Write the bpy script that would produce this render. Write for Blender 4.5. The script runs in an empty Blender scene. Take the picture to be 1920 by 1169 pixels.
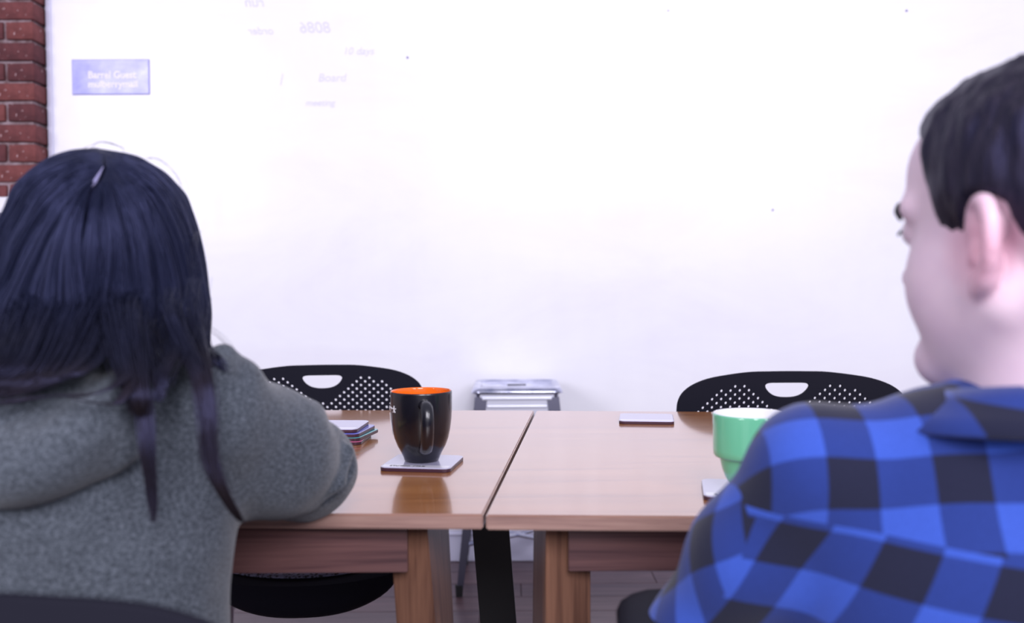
import bpy, bmesh, math, random
import numpy as np
from mathutils import Vector, Matrix, noise
random.seed(7); rng = np.random.default_rng(7)
SC = bpy.context.scene
COL = SC.collection
PI = math.pi
R = math.radians

# ------------------------------------------------------------------ camera, world, lights, exposure
F_PX = 1750.0
CAM_H = 0.99
PITCH = R(1.78); ROLL = R(-0.35)
cam_d = bpy.data.cameras.new('camera'); cam = bpy.data.objects.new('camera', cam_d); COL.objects.link(cam)
cam_d.sensor_width = 36.0; cam_d.lens = 36.0 * F_PX / 1920.0
CAM_M = Matrix.Translation((0, 0, CAM_H)) @ Matrix.Rotation(PI / 2 - PITCH, 4, 'X') @ Matrix.Rotation(ROLL, 4, 'Z')
cam.matrix_world = CAM_M
cam_d.dof.use_dof = True; cam_d.dof.focus_distance = 1.55; cam_d.dof.aperture_fstop = 3.6
cam_d.clip_start = 0.05
SC.camera = cam

wd = bpy.data.worlds.new('world'); SC.world = wd; wd.use_nodes = True
bg = wd.node_tree.nodes['Background']; bg.inputs[0].default_value = (0.83, 0.81, 1.0, 1); bg.inputs[1].default_value = 0.42


def window_light(name, loc, size, size_y, power, target, color):
    l = bpy.data.lights.new(name, 'AREA'); l.shape = 'RECTANGLE'; l.size = size; l.size_y = size_y
    l.energy = power; l.color = color
    o = bpy.data.objects.new(name, l); COL.objects.link(o); o.location = loc
    o.rotation_euler = (Vector(target) - Vector(loc)).to_track_quat('-Z', 'Y').to_euler()
    return o


# the tall windows of the room behind the camera, mirrored softly by the whiteboard
window_light('window_light', (-3.3, -2.4, 2.5), 1.3, 1.7, 84, (-0.8, 3.0, 1.0), (0.93, 0.90, 1.0))
window_light('window_light', (0.5, -2.4, 2.95), 1.3, 1.9, 106, (0.1, 3.0, 1.0), (0.93, 0.90, 1.0))
window_light('window_light', (2.5, -2.4, 2.85), 1.3, 1.9, 84, (0.8, 3.0, 1.0), (0.93, 0.90, 1.0))

SC.view_settings.view_transform = 'Standard'; SC.view_settings.look = 'None'
SC.view_settings.gamma = 1; SC.view_settings.use_curve_mapping = False
SC.view_settings.exposure = 0.35


# ------------------------------------------------------------------ helpers
def at(px, py, d):
    """World point at distance d along +Y on the line of sight of a photo pixel (1920x1169)."""
    v = CAM_M.to_3x3() @ Vector(((px - 960) / F_PX, -(py - 584.5) / F_PX, -1))
    return Vector((0, 0, CAM_H)) + v * (d / v.y)


def at_z(px, py, z):
    v = CAM_M.to_3x3() @ Vector(((px - 960) / F_PX, -(py - 584.5) / F_PX, -1))
    return Vector((0, 0, CAM_H)) + v * ((z - CAM_H) / v.z)


def tag(o, label=None, cat=None, group=None, kind=None):
    if label: o['label'] = label
    if cat: o['category'] = cat
    if group: o['group'] = group
    if kind: o['kind'] = kind
    return o


def empty(name, loc=(0, 0, 0), rz=0.0, parent=None):
    o = bpy.data.objects.new(name, None); COL.objects.link(o)
    o.location = loc; o.rotation_euler = (0, 0, rz); o.empty_display_size = 0.05
    if parent: o.parent = parent
    return o


def link(name, me, mat=None, parent=None, smooth=None):
    o = bpy.data.objects.new(name, me); COL.objects.link(o)
    if mat:
        me.materials.clear(); me.materials.append(mat)
    if parent: o.parent = parent
    if smooth is not None:
        me.polygons.foreach_set('use_smooth', [smooth] * len(me.polygons))
    return o


def bm_obj(name, bm, mat=None, parent=None, smooth=False, auto=None):
    me = bpy.data.meshes.new(name); bmesh.ops.recalc_face_normals(bm, faces=bm.faces); bm.to_mesh(me); bm.free()
    o = link(name, me, mat, parent, smooth)
    if auto is not None:
        me.polygons.foreach_set('use_smooth', [True] * len(me.polygons))
        me.set_sharp_from_angle(angle=R(auto))
    return o


def box(bm, c, s, rz=0.0, bevel=0.0, seg=2):
    r = bmesh.ops.create_cube(bm, size=1.0)
    M = Matrix.Translation(c) @ Matrix.Rotation(rz, 4, 'Z') @ Matrix.Diagonal((s[0], s[1], s[2], 1))
    bmesh.ops.transform(bm, matrix=M, verts=r['verts'])
    if bevel:
        es = list({e for v in r['verts'] for e in v.link_edges})
        bmesh.ops.bevel(bm, geom=es, offset=bevel, segments=seg, affect='EDGES', profile=0.5)
    return r['verts']


def hexa(bm, lo, hi, bevel=0.0):
    """A solid between two loops of points (bottom loop, top loop)."""
    n = len(lo)
    a = [bm.verts.new(p) for p in lo]; b = [bm.verts.new(p) for p in hi]
    bm.faces.new(a[::-1]); bm.faces.new(b)
    for i in range(n): bm.faces.new((a[i], a[(i + 1) % n], b[(i + 1) % n], b[i]))
    if bevel:
        bmesh.ops.bevel(bm, geom=list({e for v in a + b for e in v.link_edges}), offset=bevel, segments=2, affect='EDGES')


def tube(bm, pts, rad, n=12, cap=True, flat=1.0):
    pts = [Vector(p) for p in pts]
    rads = rad if hasattr(rad, '__len__') else [rad] * len(pts)
    rings = []; up = None
    for i, p in enumerate(pts):
        t = (pts[min(i + 1, len(pts) - 1)] - pts[max(i - 1, 0)]).normalized()
        if up is None: up = Vector((0, 0, 1)) if abs(t.z) < 0.9 else Vector((0, 1, 0))
        x = t.cross(up).normalized(); y = x.cross(t).normalized(); up = y
        rings.append([bm.verts.new(p + (x * math.cos(2 * PI * k / n) + y * flat * math.sin(2 * PI * k / n)) * rads[i]) for k in range(n)])
    for a, b in zip(rings, rings[1:]):
        for k in range(n): bm.faces.new((a[k], a[(k + 1) % n], b[(k + 1) % n], b[k]))
    if cap:
        bm.faces.new(rings[0][::-1]); bm.faces.new(rings[-1])


def lathe(bm, prof, n=64, c=(0, 0, 0)):
    rings = []
    for r, z in prof:
        if r < 1e-6: rings.append([bm.verts.new((c[0], c[1], c[2] + z))])
        else: rings.append([bm.verts.new((c[0] + r * math.cos(2 * PI * k / n), c[1] + r * math.sin(2 * PI * k / n), c[2] + z)) for k in range(n)])
    for a, b in zip(rings, rings[1:]):
        for k in range(n):
            q = [a[k % len(a)], a[(k + 1) % len(a)], b[(k + 1) % len(b)], b[k % len(b)]]
            u = []
            for v in q:
                if v not in u: u.append(v)
            if len(u) > 2: bm.faces.new(u)


def spline(pts, n):
    """Catmull-Rom through pts, n samples."""
    P = [Vector(p) for p in pts]; P = [2 * P[0] - P[1]] + P + [2 * P[-1] - P[-2]]
    out = []; m = len(P) - 3
    for i in range(n):
        t = i / (n - 1) * m; k = min(int(t), m - 1); t -= k
        a, b, c, d = P[k:k + 4]
        out.append(0.5 * ((2 * b) + (c - a) * t + (2 * a - 5 * b + 4 * c - d) * t * t + (3 * b - a - 3 * c + d) * t ** 3))
    return out


def copy_tree(o, parent=None):
    c = o.copy(); COL.objects.link(c)
    if parent: c.parent = parent
    for ch in list(o.children):
        copy_tree(ch, c)
    return c


# ------------------------------------------------------------------ materials
class Mat:
    def __init__(s, name, color=(.5, .5, .5), rough=.5, metal=0.0, coat=0.0, coat_rough=.1, ior=1.5, sheen=0.0, spec=None):
        s.m = bpy.data.materials.new(name); s.m.use_nodes = True; s.t = s.m.node_tree
        s.b = s.t.nodes['Principled BSDF']; i = s.b.inputs
        i['Base Color'].default_value = (*color, 1); i['Roughness'].default_value = rough; i['Metallic'].default_value = metal
        i['Coat Weight'].default_value = coat; i['Coat Roughness'].default_value = coat_rough; i['IOR'].default_value = ior
        i['Sheen Weight'].default_value = sheen
        if spec is not None: i['Specular IOR Level'].default_value = spec

    def n(s, typ, **kw):
        x = s.t.nodes.new(typ)
        for k, v in kw.items():
            if k.startswith('i_'): x.inputs[k[2:].replace('_', ' ')].default_value = v
            else: setattr(x, k, v)
        return x

    def l(s, a, b): s.t.links.new(a, b)

    def coords(s, scale=(1, 1, 1), kind='Object'):
        tc = s.n('ShaderNodeTexCoord'); mp = s.n('ShaderNodeMapping'); mp.inputs['Scale'].default_value = scale
        s.l(tc.outputs[kind], mp.inputs['Vector']); return mp.outputs[0]

    def noise(s, vec, scale, detail=4, rough=.55, dist=0.0):
        x = s.n('ShaderNodeTexNoise'); x.inputs['Scale'].default_value = scale; x.inputs['Detail'].default_value = detail
        x.inputs['Roughness'].default_value = rough; x.inputs['Distortion'].default_value = dist
        s.l(vec, x.inputs['Vector']); return x.outputs['Fac']

    def ramp(s, fac, stops):
        x = s.n('ShaderNodeValToRGB'); e = x.color_ramp.elements
        while len(e) > len(stops): e.remove(e[-1])
        while len(e) < len(stops): e.new(1)
        for k, (p, c) in zip(e, stops): k.position = p; k.color = (*c, 1)
        s.l(fac, x.inputs[0]); return x.outputs[0]

    def color(s, out): s.l(out, s.b.inputs['Base Color']); return s

    def bump(s, out, strength=.3, dist=.001):
        x = s.n('ShaderNodeBump'); x.inputs['Strength'].default_value = strength; x.inputs['Distance'].default_value = dist
        s.l(out, x.inputs['Height']); s.l(x.outputs[0], s.b.inputs['Normal']); return s


def wood(name, c1, c2, c3, axis, rough, coat, coat_rough, scale=1.0, FINE=.30):
    M = Mat(name, rough=rough, coat=coat, coat_rough=coat_rough, ior=1.45)
    sc = [26, 26, 26]; sc[axis] = 1.6
    v = M.coords([k * scale for k in sc]); f1 = M.noise(v, 1.0, 5, .6, 1.4)
    sc2 = [260, 260, 260]; sc2[axis] = 7
    v2 = M.coords(sc2); f2 = M.noise(v2, 1.0, 2, .5)
    mx = M.n('ShaderNodeMath', operation='MULTIPLY_ADD'); M.l(f2, mx.inputs[0]); mx.inputs[1].default_value = FINE
    sb = M.n('ShaderNodeMath', operation='SUBTRACT'); M.l(f1, sb.inputs[0]); sb.inputs[1].default_value = FINE * .5
    M.l(sb.outputs[0], mx.inputs[2])
    M.color(M.ramp(mx.outputs[0], [(.30, c1), (.47, c2), (.68, c3)]))
    M.bump(mx.outputs[0], .12, .0004)
    return M.m


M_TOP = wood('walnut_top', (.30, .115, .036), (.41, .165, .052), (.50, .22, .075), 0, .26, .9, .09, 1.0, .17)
M_EDGE = wood('walnut_edge_band', (.20, .115, .10), (.33, .20, .165), (.42, .27, .22), 0, .4, .3, .2)
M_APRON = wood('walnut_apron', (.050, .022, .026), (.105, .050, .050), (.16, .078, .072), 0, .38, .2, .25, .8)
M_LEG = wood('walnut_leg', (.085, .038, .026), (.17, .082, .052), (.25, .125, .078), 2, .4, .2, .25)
M_BLACKLEG = Mat('flat_black', (.018, .018, .02), .55).m  # even black colour for the far legs and side rails
M_BLACKPL = Mat('black_plastic', (.015, .015, .023), .5, spec=.1, ior=1.18); M_BLACKPL.bump(M_BLACKPL.noise(M_BLACKPL.coords(), 900, 2), .15, .0003); M_BLACKPL = M_BLACKPL.m
M_CHROME = Mat('satin_chrome', (.62, .62, .68), .25, 1.0).m
M_GALV = Mat('galvanised_steel', (.55, .57, .70), .22, 1.0)
M_GALV.l(M_GALV.ramp(M_GALV.noise(M_GALV.coords(), 14, 3), [(.35, (.34, .36, .52)), (.65, (.75, .77, .9))]), M_GALV.b.inputs['Base Color']); M_GALV = M_GALV.m
M_GALVL = Mat('bright_steel', (.86, .88, 1.0), .38, .75).m
M_GALVD = Mat('dull_steel', (.16, .16, .22), .35, .9).m
M_RUBBER = Mat('rubber', (.02, .02, .022), .7).m
M_WHITEPL = Mat('white_plastic', (.80, .79, .86), .4).m
M_GREYPL = Mat('grey_slot', (.12, .11, .16), .6).m
M_MORTAR = Mat('mortar', (.30, .20, .21), .95); M_MORTAR.bump(M_MORTAR.noise(M_MORTAR.coords(), 160, 5), .6, .003)
M_MORTAR.color(M_MORTAR.ramp(M_MORTAR.noise(M_MORTAR.coords(), 30, 5), [(.35, (.15, .09, .095)), (.65, (.36, .28, .31))])); M_MORTAR = M_MORTAR.m


def brick_mat(name, a, b):
    M = Mat(name, rough=.9)
    f = M.noise(M.coords(), 28, 6, .65)
    base = M.ramp(f, [(.3, a), (.7, b)])
    sp = M.noise(M.coords((1, 1, 1)), 75, 2, .5)
    mask = M.ramp(sp, [(.69, (0, 0, 0)), (.74, (1, 1, 1))])
    mx = M.n('ShaderNodeMix', data_type='RGBA'); M.l(mask, mx.inputs[0]); M.l(base, mx.inputs[6]); mx.inputs[7].default_value = (.55, .40, .42, 1)
    M.color(mx.outputs[2]); M.bump(f, .6, .003); return M.m


BRICKS = [brick_mat('red_brick', (.10, .028, .030), (.19, .055, .057)), brick_mat('dark_red_brick', (.070, .020, .025), (.14, .040, .045)),
          brick_mat('orange_red_brick', (.12, .032, .032), (.22, .065, .063))]

M_BOARD = Mat('whiteboard_gloss', rough=.34, coat=.35, coat_rough=.28)
_v = M_BOARD.coords((.7, 1, 1.6)); _f = M_BOARD.noise(_v, 2.2, 6, .62, .6)
M_BOARD.color(M_BOARD.ramp(_f, [(.30, (.85, .84, .93)), (.55, (.895, .895, .955)), (.75, (.92, .92, .97))]))
_r = M_BOARD.ramp(M_BOARD.noise(M_BOARD.coords((5, 1, .8)), 3, 4, .6), [(.3, (.28, .28, .28)), (.7, (.42, .42, .42))]); M_BOARD.l(_r, M_BOARD.b.inputs['Roughness'])
M_BOARD = M_BOARD.m
M_WALL = Mat('wall_paint', (.82, .80, .88), .8).m
M_TRIM = Mat('white_trim', (.72, .72, .90), .45).m
M_INK = Mat('faint_ink', (.74, .72, .89), .5).m
M_DOT = Mat('marker_dot', (.22, .19, .40), .5).m
M_FLOOR = [wood('floor_wood_%d' % i, c[0], c[1], c[2], 0, .40, .25, .2) for i, c in enumerate([
    ((.06, .035, .045), (.11, .062, .07), (.17, .10, .11)), ((.075, .042, .05), (.13, .075, .08), (.19, .12, .125)), ((.05, .03, .042), (.095, .055, .065), (.15, .09, .10))])]
M_SUBFLOOR = Mat('floor_joint', (.045, .028, .034), .8).m
M_LABEL = Mat('lilac_label', rough=.35, coat=.3)
M_LABEL.color(M_LABEL.ramp(M_LABEL.noise(M_LABEL.coords((1, 1, 1.4)), 14, 3), [(.3, (.30, .30, .76)), (.55, (.44, .45, .90)), (.75, (.60, .62, .95))])); M_LABEL = M_LABEL.m
M_LABELTXT = Mat('label_lettering', (.92, .88, .98), .5).m
M_LABELEDGE = Mat('label_edge', (.30, .28, .62), .5).m

M_MUGBLACK = Mat('black_glaze', (.006, .006, .012), .3, coat=.35, coat_rough=.06).m
M_MUGORANGE = Mat('orange_glaze', (.90, .17, .012), .12, coat=.5, coat_rough=.04).m
M_MUGGREEN = Mat('mint_glaze', (.17, .57, .34), .16, coat=.5, coat_rough=.05).m
M_MUGWHITE = Mat('white_glaze', (.86, .86, .90), .15, coat=.4).m
M_PRINT = Mat('white_print', (.85, .85, .9), .4).m
M_BLACKPRINT = Mat('black_print', (.02, .02, .03), .4).m
M_COASTER = Mat('white_coaster', (.50, .49, .66), .22, coat=.5, coat_rough=.12).m
M_COASTERSTRIP = Mat('coaster_band', (.80, .79, .88), .25, coat=.4).m
M_COASTERBLUE = Mat('blue_coaster', (.14, .16, .62), .2, coat=.5).m
M_COASTERTEAL = Mat('teal_coaster', (.10, .42, .46), .2, coat=.5).m
M_COASTERPINK = Mat('pink_coaster', (.60, .15, .30), .2, coat=.5).m
M_COASTEREDGE = Mat('coaster_edge', (.055, .02, .035), .35).m
M_PAGES = Mat('yellow_pages', (.80, .68, .30), .8).m
M_COVER = Mat('dark_cover', (.03, .022, .02), .6).m


def fabric(name, c1, c2, c3, scale, bump=.5):
    M = Mat(name, rough=.95, sheen=.25, spec=.15)
    f = M.noise(M.coords((1, 1, 1.3)), scale, 4, .7, .3)
    M.color(M.ramp(f, [(.36, c1), (.5, c2), (.64, c3)])); M.bump(f, bump, .0015); return M.m


M_FLEECE = fabric('grey_heather_fleece', (.028, .034, .044), (.060, .071, .088), (.112, .128, .155), 330, .35)
M_JEANS = fabric('dark_denim', (.012, .015, .03), (.022, .028, .05), (.04, .05, .08), 500, .2)
M_SHOE = Mat('shoe_black', (.02, .02, .022), .6).m


def skin(name, c1, c2, ear=None):
    M = Mat(name, rough=.48, spec=.4); b = M.b.inputs
    f = M.noise(M.coords(), 26, 4)
    col = M.ramp(f, [(.35, c1), (.65, c2)])
    if ear:
        g = M.n('ShaderNodeNewGeometry'); mx = M.n('ShaderNodeMix', data_type='RGBA'); d = M.n('ShaderNodeVectorMath', operation='DISTANCE'); M.l(g.outputs['Position'], d.inputs[0]); d.inputs[1].default_value = ear
        mr = M.n('ShaderNodeMapRange'); M.l(d.outputs['Value'], mr.inputs[0]); mr.inputs[1].default_value = .045; mr.inputs[2].default_value = .02; mr.inputs[3].default_value = 0; mr.inputs[4].default_value = .75
        M.l(mr.outputs[0], mx.inputs[0]); M.l(col, mx.inputs[6]); mx.inputs[7].default_value = (.78, .40, .50, 1); col = mx.outputs[2]
    M.color(col)
    b['Subsurface Weight'].default_value = .08; b['Subsurface Radius'].default_value = (.012, .005, .004); b['Subsurface Scale'].default_value = 1.0
    return M.m


M_SKIN = skin('pale_skin', (.70, .53, .63), (.76, .59, .67), (.322, .655, 1.012))
M_SKINW = skin('warm_skin', (.50, .33, .30), (.60, .40, .36))
M_SCALP = Mat('pale_scalp', (.24, .23, .40), .6).m
M_EYE = Mat('eye_white', (.75, .73, .78), .1).m
M_IRIS = Mat('eye_iris', (.05, .04, .05), .1).m
M_BROW = Mat('brow_hair', (.012, .009, .012), .6).m


def hair_mat(name, c1, c2, rough, bumps, stretch=(220, 220, 5), spec=.5, tint=(.30, .36, 1)):
    M = Mat(name, rough=rough, spec=spec); M.b.inputs['Specular Tint'].default_value = (*tint, 1)
    v = M.coords(stretch); f = M.noise(v, 1.0, 4, .6)
    M.color(M.ramp(f, [(.35, c1), (.65, c2)]))
    if bumps: M.bump(f, bumps, .002)
    return M.m


def dyed_hair():
    M = Mat('blue_black_hair', rough=.36, spec=.5); M.b.inputs['Specular Tint'].default_value = (.42, .46, 1, 1)
    g = M.n('ShaderNodeNewGeometry'); sp = M.n('ShaderNodeSeparateXYZ'); M.l(g.outputs['Position'], sp.inputs[0])
    mr = M.n('ShaderNodeMapRange'); M.l(sp.outputs[2], mr.inputs[0]); mr.inputs[1].default_value = .90; mr.inputs[2].default_value = 1.02
    nz = M.noise(M.coords((26, 26, 9)), 1.0, 2); mm = M.n('ShaderNodeMath', operation='MULTIPLY_ADD'); M.l(nz, mm.inputs[0]); mm.inputs[1].default_value = .6; M.l(mr.outputs[0], mm.inputs[2])
    M.color(M.ramp(mm.outputs[0], [(.25, (.013, .009, .008)), (.55, (.007, .007, .012)), (1.0, (.008, .010, .024))])); return M.m


M_HAIRW = dyed_hair()
M_HAIRWS = hair_mat('blue_black_hair_mass', (.004, .004, .007), (.008, .009, .018), .55, .8, spec=.25)
M_HAIRM = hair_mat('brown_black_hair', (.007, .006, .009), (.026, .021, .028), .45, .9, (190, 190, 18), tint=(.35, .38, .9))


def plaid():
    M = Mat('blue_buffalo_plaid', rough=.92, sheen=.2, spec=.15)
    at_ = M.n('ShaderNodeAttribute', attribute_name='plaid'); sp = M.n('ShaderNodeSeparateXYZ'); M.l(at_.outputs['Vector'], sp.inputs[0])
    s = []
    for k in (0, 1):
        fr = M.n('ShaderNodeMath', operation='FRACT'); M.l(sp.outputs[k], fr.inputs[0])
        a = M.n('ShaderNodeMath', operation='SUBTRACT'); M.l(fr.outputs[0], a.inputs[0]); a.inputs[1].default_value = .5
        b = M.n('ShaderNodeMath', operation='ABSOLUTE'); M.l(a.outputs[0], b.inputs[0])
        mr = M.n('ShaderNodeMapRange'); M.l(b.outputs[0], mr.inputs[0]); mr.inputs[1].default_value = .242; mr.inputs[2].default_value = .258
        s.append(mr.outputs[0])
    ad = M.n('ShaderNodeMath', operation='ADD'); M.l(s[0], ad.inputs[0]); M.l(s[1], ad.inputs[1])
    hv = M.n('ShaderNodeMath', operation='MULTIPLY'); M.l(ad.outputs[0], hv.inputs[0]); hv.inputs[1].default_value = .5
    col = M.ramp(hv.outputs[0], [(0, (.014, .016, .040)), (.5, (.020, .042, .215)), (1.0, (.042, .096, .47))])
    f = M.noise(M.coords(), 700, 3, .6); mx = M.n('ShaderNodeMix', data_type='RGBA', blend_type='MULTIPLY')
    mx.inputs[0].default_value = .5; M.l(col, mx.inputs[6]); M.l(M.ramp(f, [(.3, (.6, .6, .6)), (.7, (1, 1, 1))]), mx.inputs[7])
    M.color(mx.outputs[2]); M.bump(f, .3, .0008); return M.m


M_PLAID = plaid()


# ------------------------------------------------------------------ distance-field bodies
class Field:
    def __init__(s, lo, hi, h):
        s.lo = np.array(lo, float); s.h = h; s.n = np.ceil((np.array(hi) - s.lo) / h).astype(int) + 1
        s.D = np.full(s.n, 1.0, np.float32)

    def sub(s, lo, hi, m):
        a = np.clip(np.floor((np.minimum(lo, hi) - m - s.lo) / s.h).astype(int), 0, s.n)
        b = np.clip(np.ceil((np.maximum(lo, hi) + m - s.lo) / s.h).astype(int) + 1, 0, s.n)
        if np.any(b <= a): return None, None
        g = [(s.lo[k] + s.h * np.arange(a[k], b[k])).astype(np.float32) for k in range(3)]
        sl = tuple(slice(a[k], b[k]) for k in range(3))
        return sl, np.meshgrid(*g, indexing='ij', sparse=True)

    def merge(s, sl, d, k, op='+'):
        D = s.D[sl]
        if op == '+':
            hh = np.clip(k - np.abs(D - d), 0, None) / k; s.D[sl] = np.minimum(D, d) - hh * hh * k * .25
        else:
            d = -d; hh = np.clip(k - np.abs(D - d), 0, None) / k; s.D[sl] = np.maximum(D, d) + hh * hh * k * .25

    def cap(s, a, b, r0, r1=None, k=.02, op='+'):
        r1 = r0 if r1 is None else r1; a = np.array(a, float); b = np.array(b, float)
        m = max(r0, r1) + k + 3 * s.h; sl, g = s.sub(a, b, m)
        if sl is None: return
        ab = b - a; L = max(float(ab @ ab), 1e-9)
        t = np.clip(((g[0] - a[0]) * ab[0] + (g[1] - a[1]) * ab[1] + (g[2] - a[2]) * ab[2]) / L, 0, 1)
        d = np.sqrt((g[0] - a[0] - t * ab[0]) ** 2 + (g[1] - a[1] - t * ab[1]) ** 2 + (g[2] - a[2] - t * ab[2]) ** 2) - (r0 + (r1 - r0) * t)
        s.merge(sl, d.astype(np.float32), k, op)

    def chain(s, pts, rads, k=.02, op='+'):
        for i in range(len(pts) - 1): s.cap(pts[i], pts[i + 1], rads[i], rads[i + 1], k, op)

    def ell(s, c, r, M=None, k=.02, op='+'):
        """Ellipsoid with radii r along the columns of M (3x3)."""
        c = np.array(c, float); r = np.array(r, float); M = np.eye(3) if M is None else np.array(M, float)
        ext = np.sqrt(((M * r) ** 2).sum(1)); sl, g = s.sub(c - ext, c + ext, k + 3 * s.h)
        if sl is None: return
        q = [(g[0] - c[0]) * M[0, j] + (g[1] - c[1]) * M[1, j] + (g[2] - c[2]) * M[2, j] for j in range(3)]
        k0 = np.sqrt(sum((q[j] / r[j]) ** 2 for j in range(3))); k1 = np.sqrt(sum((q[j] / r[j] ** 2) ** 2 for j in range(3))) + 1e-6
        s.merge(sl, (k0 * (k0 - 1) / k1).astype(np.float32), k, op)

    def mesh(s):
        D = s.D; S = D < 0; n = s.n
        cnt = np.zeros(n - 1, np.int8)
        for i in (0, 1):
            for j in (0, 1):
                for k in (0, 1): cnt += S[i:n[0] - 1 + i, j:n[1] - 1 + j, k:n[2] - 1 + k]
        act = (cnt > 0) & (cnt < 8); I = np.argwhere(act); idx = np.full(n - 1, -1, np.int32); idx[act] = np.arange(len(I))
        P = np.zeros((len(I), 3)); C = np.zeros(len(I)); corners = [(i, j, k) for i in (0, 1) for j in (0, 1) for k in (0, 1)]
        for a in corners:
            for ax in range(3):
                if a[ax]: continue
                b = list(a); b[ax] = 1
                da = D[I[:, 0] + a[0], I[:, 1] + a[1], I[:, 2] + a[2]]; db = D[I[:, 0] + b[0], I[:, 1] + b[1], I[:, 2] + b[2]]
                m = (da < 0) != (db < 0); t = np.where(m, da / np.where(m, da - db, 1), 0)
                p = np.array(a, float)[None, :].repeat(len(I), 0); p[:, ax] = t
                P += p * m[:, None]; C += m
        V = s.lo + s.h * (I + P / C[:, None]); F = []
        for ax in range(3):
            u, v = [(1, 2), (2, 0), (0, 1)][ax]
            A = [slice(1, n[k] - 1) for k in range(3)]; A[ax] = slice(0, n[ax] - 1); B = list(A); B[ax] = slice(1, n[ax])
            sa, sb = S[tuple(A)], S[tuple(B)]; E = np.argwhere(sa != sb); flip = sb[tuple(E.T)]
            off = np.array([0 if k == ax else 1 for k in range(3)]); E = E + off
            q = []
            for du, dv in ((-1, -1), (0, -1), (0, 0), (-1, 0)):
                c = E.copy(); c[:, u] += du; c[:, v] += dv; q.append(idx[tuple(c.T)])
            q = np.stack(q, 1); q[flip] = q[flip][:, ::-1]; F.append(q)
        return V, np.concatenate(F)


def np_mesh(name, V, F):
    me = bpy.data.meshes.new(name); me.vertices.add(len(V)); me.vertices.foreach_set('co', V.astype(np.float32).ravel())
    me.loops.add(F.size); me.loops.foreach_set('vertex_index', F.astype(np.int32).ravel())
    me.polygons.add(len(F)); me.polygons.foreach_set('loop_start', np.arange(0, F.size, F.shape[1], dtype=np.int32))
    me.update(calc_edges=True); me.validate(); me.polygons.foreach_set('use_smooth', [True] * len(F)); return me


def vnormals(V, F):
    N = np.cross(V[F[:, 2]] - V[F[:, 0]], V[F[:, 3]] - V[F[:, 1]]); out = np.zeros_like(V)
    for k in range(4): np.add.at(out, F[:, k], N)
    return out / (np.linalg.norm(out, axis=1, keepdims=True) + 1e-9)


def laplace(V, F, it=2, lam=.5):
    for _ in range(it):
        S = np.zeros_like(V); c = np.zeros(len(V))
        for a, b in ((0, 1), (1, 2), (2, 3), (3, 0)):
            np.add.at(S, F[:, a], V[F[:, b]]); np.add.at(S, F[:, b], V[F[:, a]]); np.add.at(c, F[:, a], 1); np.add.at(c, F[:, b], 1)
        V = V + lam * (S / c[:, None] - V)
    return V


def polydist(V, pts):
    best = np.full(len(V), 9.0); pts = np.array([tuple(p) for p in pts], float)
    for a, b in zip(pts, pts[1:]):
        ab = b - a; t = np.clip(((V - a) @ ab) / (ab @ ab), 0, 1); best = np.minimum(best, np.linalg.norm(V - a - t[:, None] * ab, axis=1))
    return best


def folds(V, F, items):
    N = vnormals(V, F); out = V.copy()
    for pts, w, amp in items:
        out += N * (amp * np.exp(-(polydist(V, pts) / w) ** 2))[:, None]
    return out


def vnoise(V, scale, amp, seed=0.0):
    return np.array([noise.noise(Vector((v[0] * scale[0] + seed, v[1] * scale[1], v[2] * scale[2]))) for v in V]) * amp


# ------------------------------------------------------------------ room shell
WALL_Y = 3.295
BOARD_X0 = at(93, 200, WALL_Y).x

bm = bmesh.new(); box(bm, (0.2, WALL_Y + .06, 1.6), (6.4, .10, 3.2)); tag(bm_obj('wall_front', bm, M_WALL), 'white painted wall behind the whiteboard', kind='structure')
floor = tag(empty('floor', (0, 0, 0)), 'brown wooden plank floor', kind='structure')
bm = bmesh.new(); box(bm, (0.2, 1.5, -.016), (6.4, 4.2, .012)); bm_obj('subfloor', bm, M_SUBFLOOR, floor)
pw = .127; meshes = []
for m in M_FLOOR:
    for L in (1.5, 1.1, .8):
        b = bmesh.new(); box(b, (0, 0, -.005), (L - .002, pw - .0025, .010), bevel=.0012, seg=1)
        me = bpy.data.meshes.new('plank'); b.to_mesh(me); b.free(); me.materials.append(m); meshes.append((me, L))
y = WALL_Y - pw / 2 - .004
while y > -.5:
    x = -3.0 - random.random() * .9
    while x < 3.3:
        me, L = random.choice(meshes)
        o = bpy.data.objects.new('plank', me); COL.objects.link(o); o.parent = floor; o.location = (x + L / 2, y, 0)
        x += L
    y -= pw

bb = tag(empty('baseboard_front', (0, 0, 0)), 'white baseboard along the front wall', kind='structure')
bm = bmesh.new(); box(bm, (.85, WALL_Y - .006, .048), (5.0, .014, .094), bevel=.003); bm_obj('baseboard_panel', bm, M_TRIM, bb)
bm = bmesh.new(); box(bm, (.85, WALL_Y - .010, .1005), (5.0, .022, .012), bevel=.004); bm_obj('baseboard_cap', bm, M_TRIM, bb)

# whiteboard
wb = empty('whiteboard', (0.8, WALL_Y, .12)); tag(wb, 'large glossy whiteboard covering the whole wall above the baseboard', 'whiteboard')
bm = bmesh.new(); box(bm, (.80 - .8 + (BOARD_X0 + 3.3) / 2 - .8 + .0, 0, 1.33), (3.3 - BOARD_X0, .016, 2.6), bevel=.002); bd = bm_obj('writing_surface', bm, M_BOARD, wb)
bm = bmesh.new(); box(bm, (BOARD_X0 + .008 - .8, -.010, 1.33), (.018, .014, 2.6), bevel=.004); tag(bm_obj('edge_trim', bm, M_TRIM, wb), 'thin pale edge strip')


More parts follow.
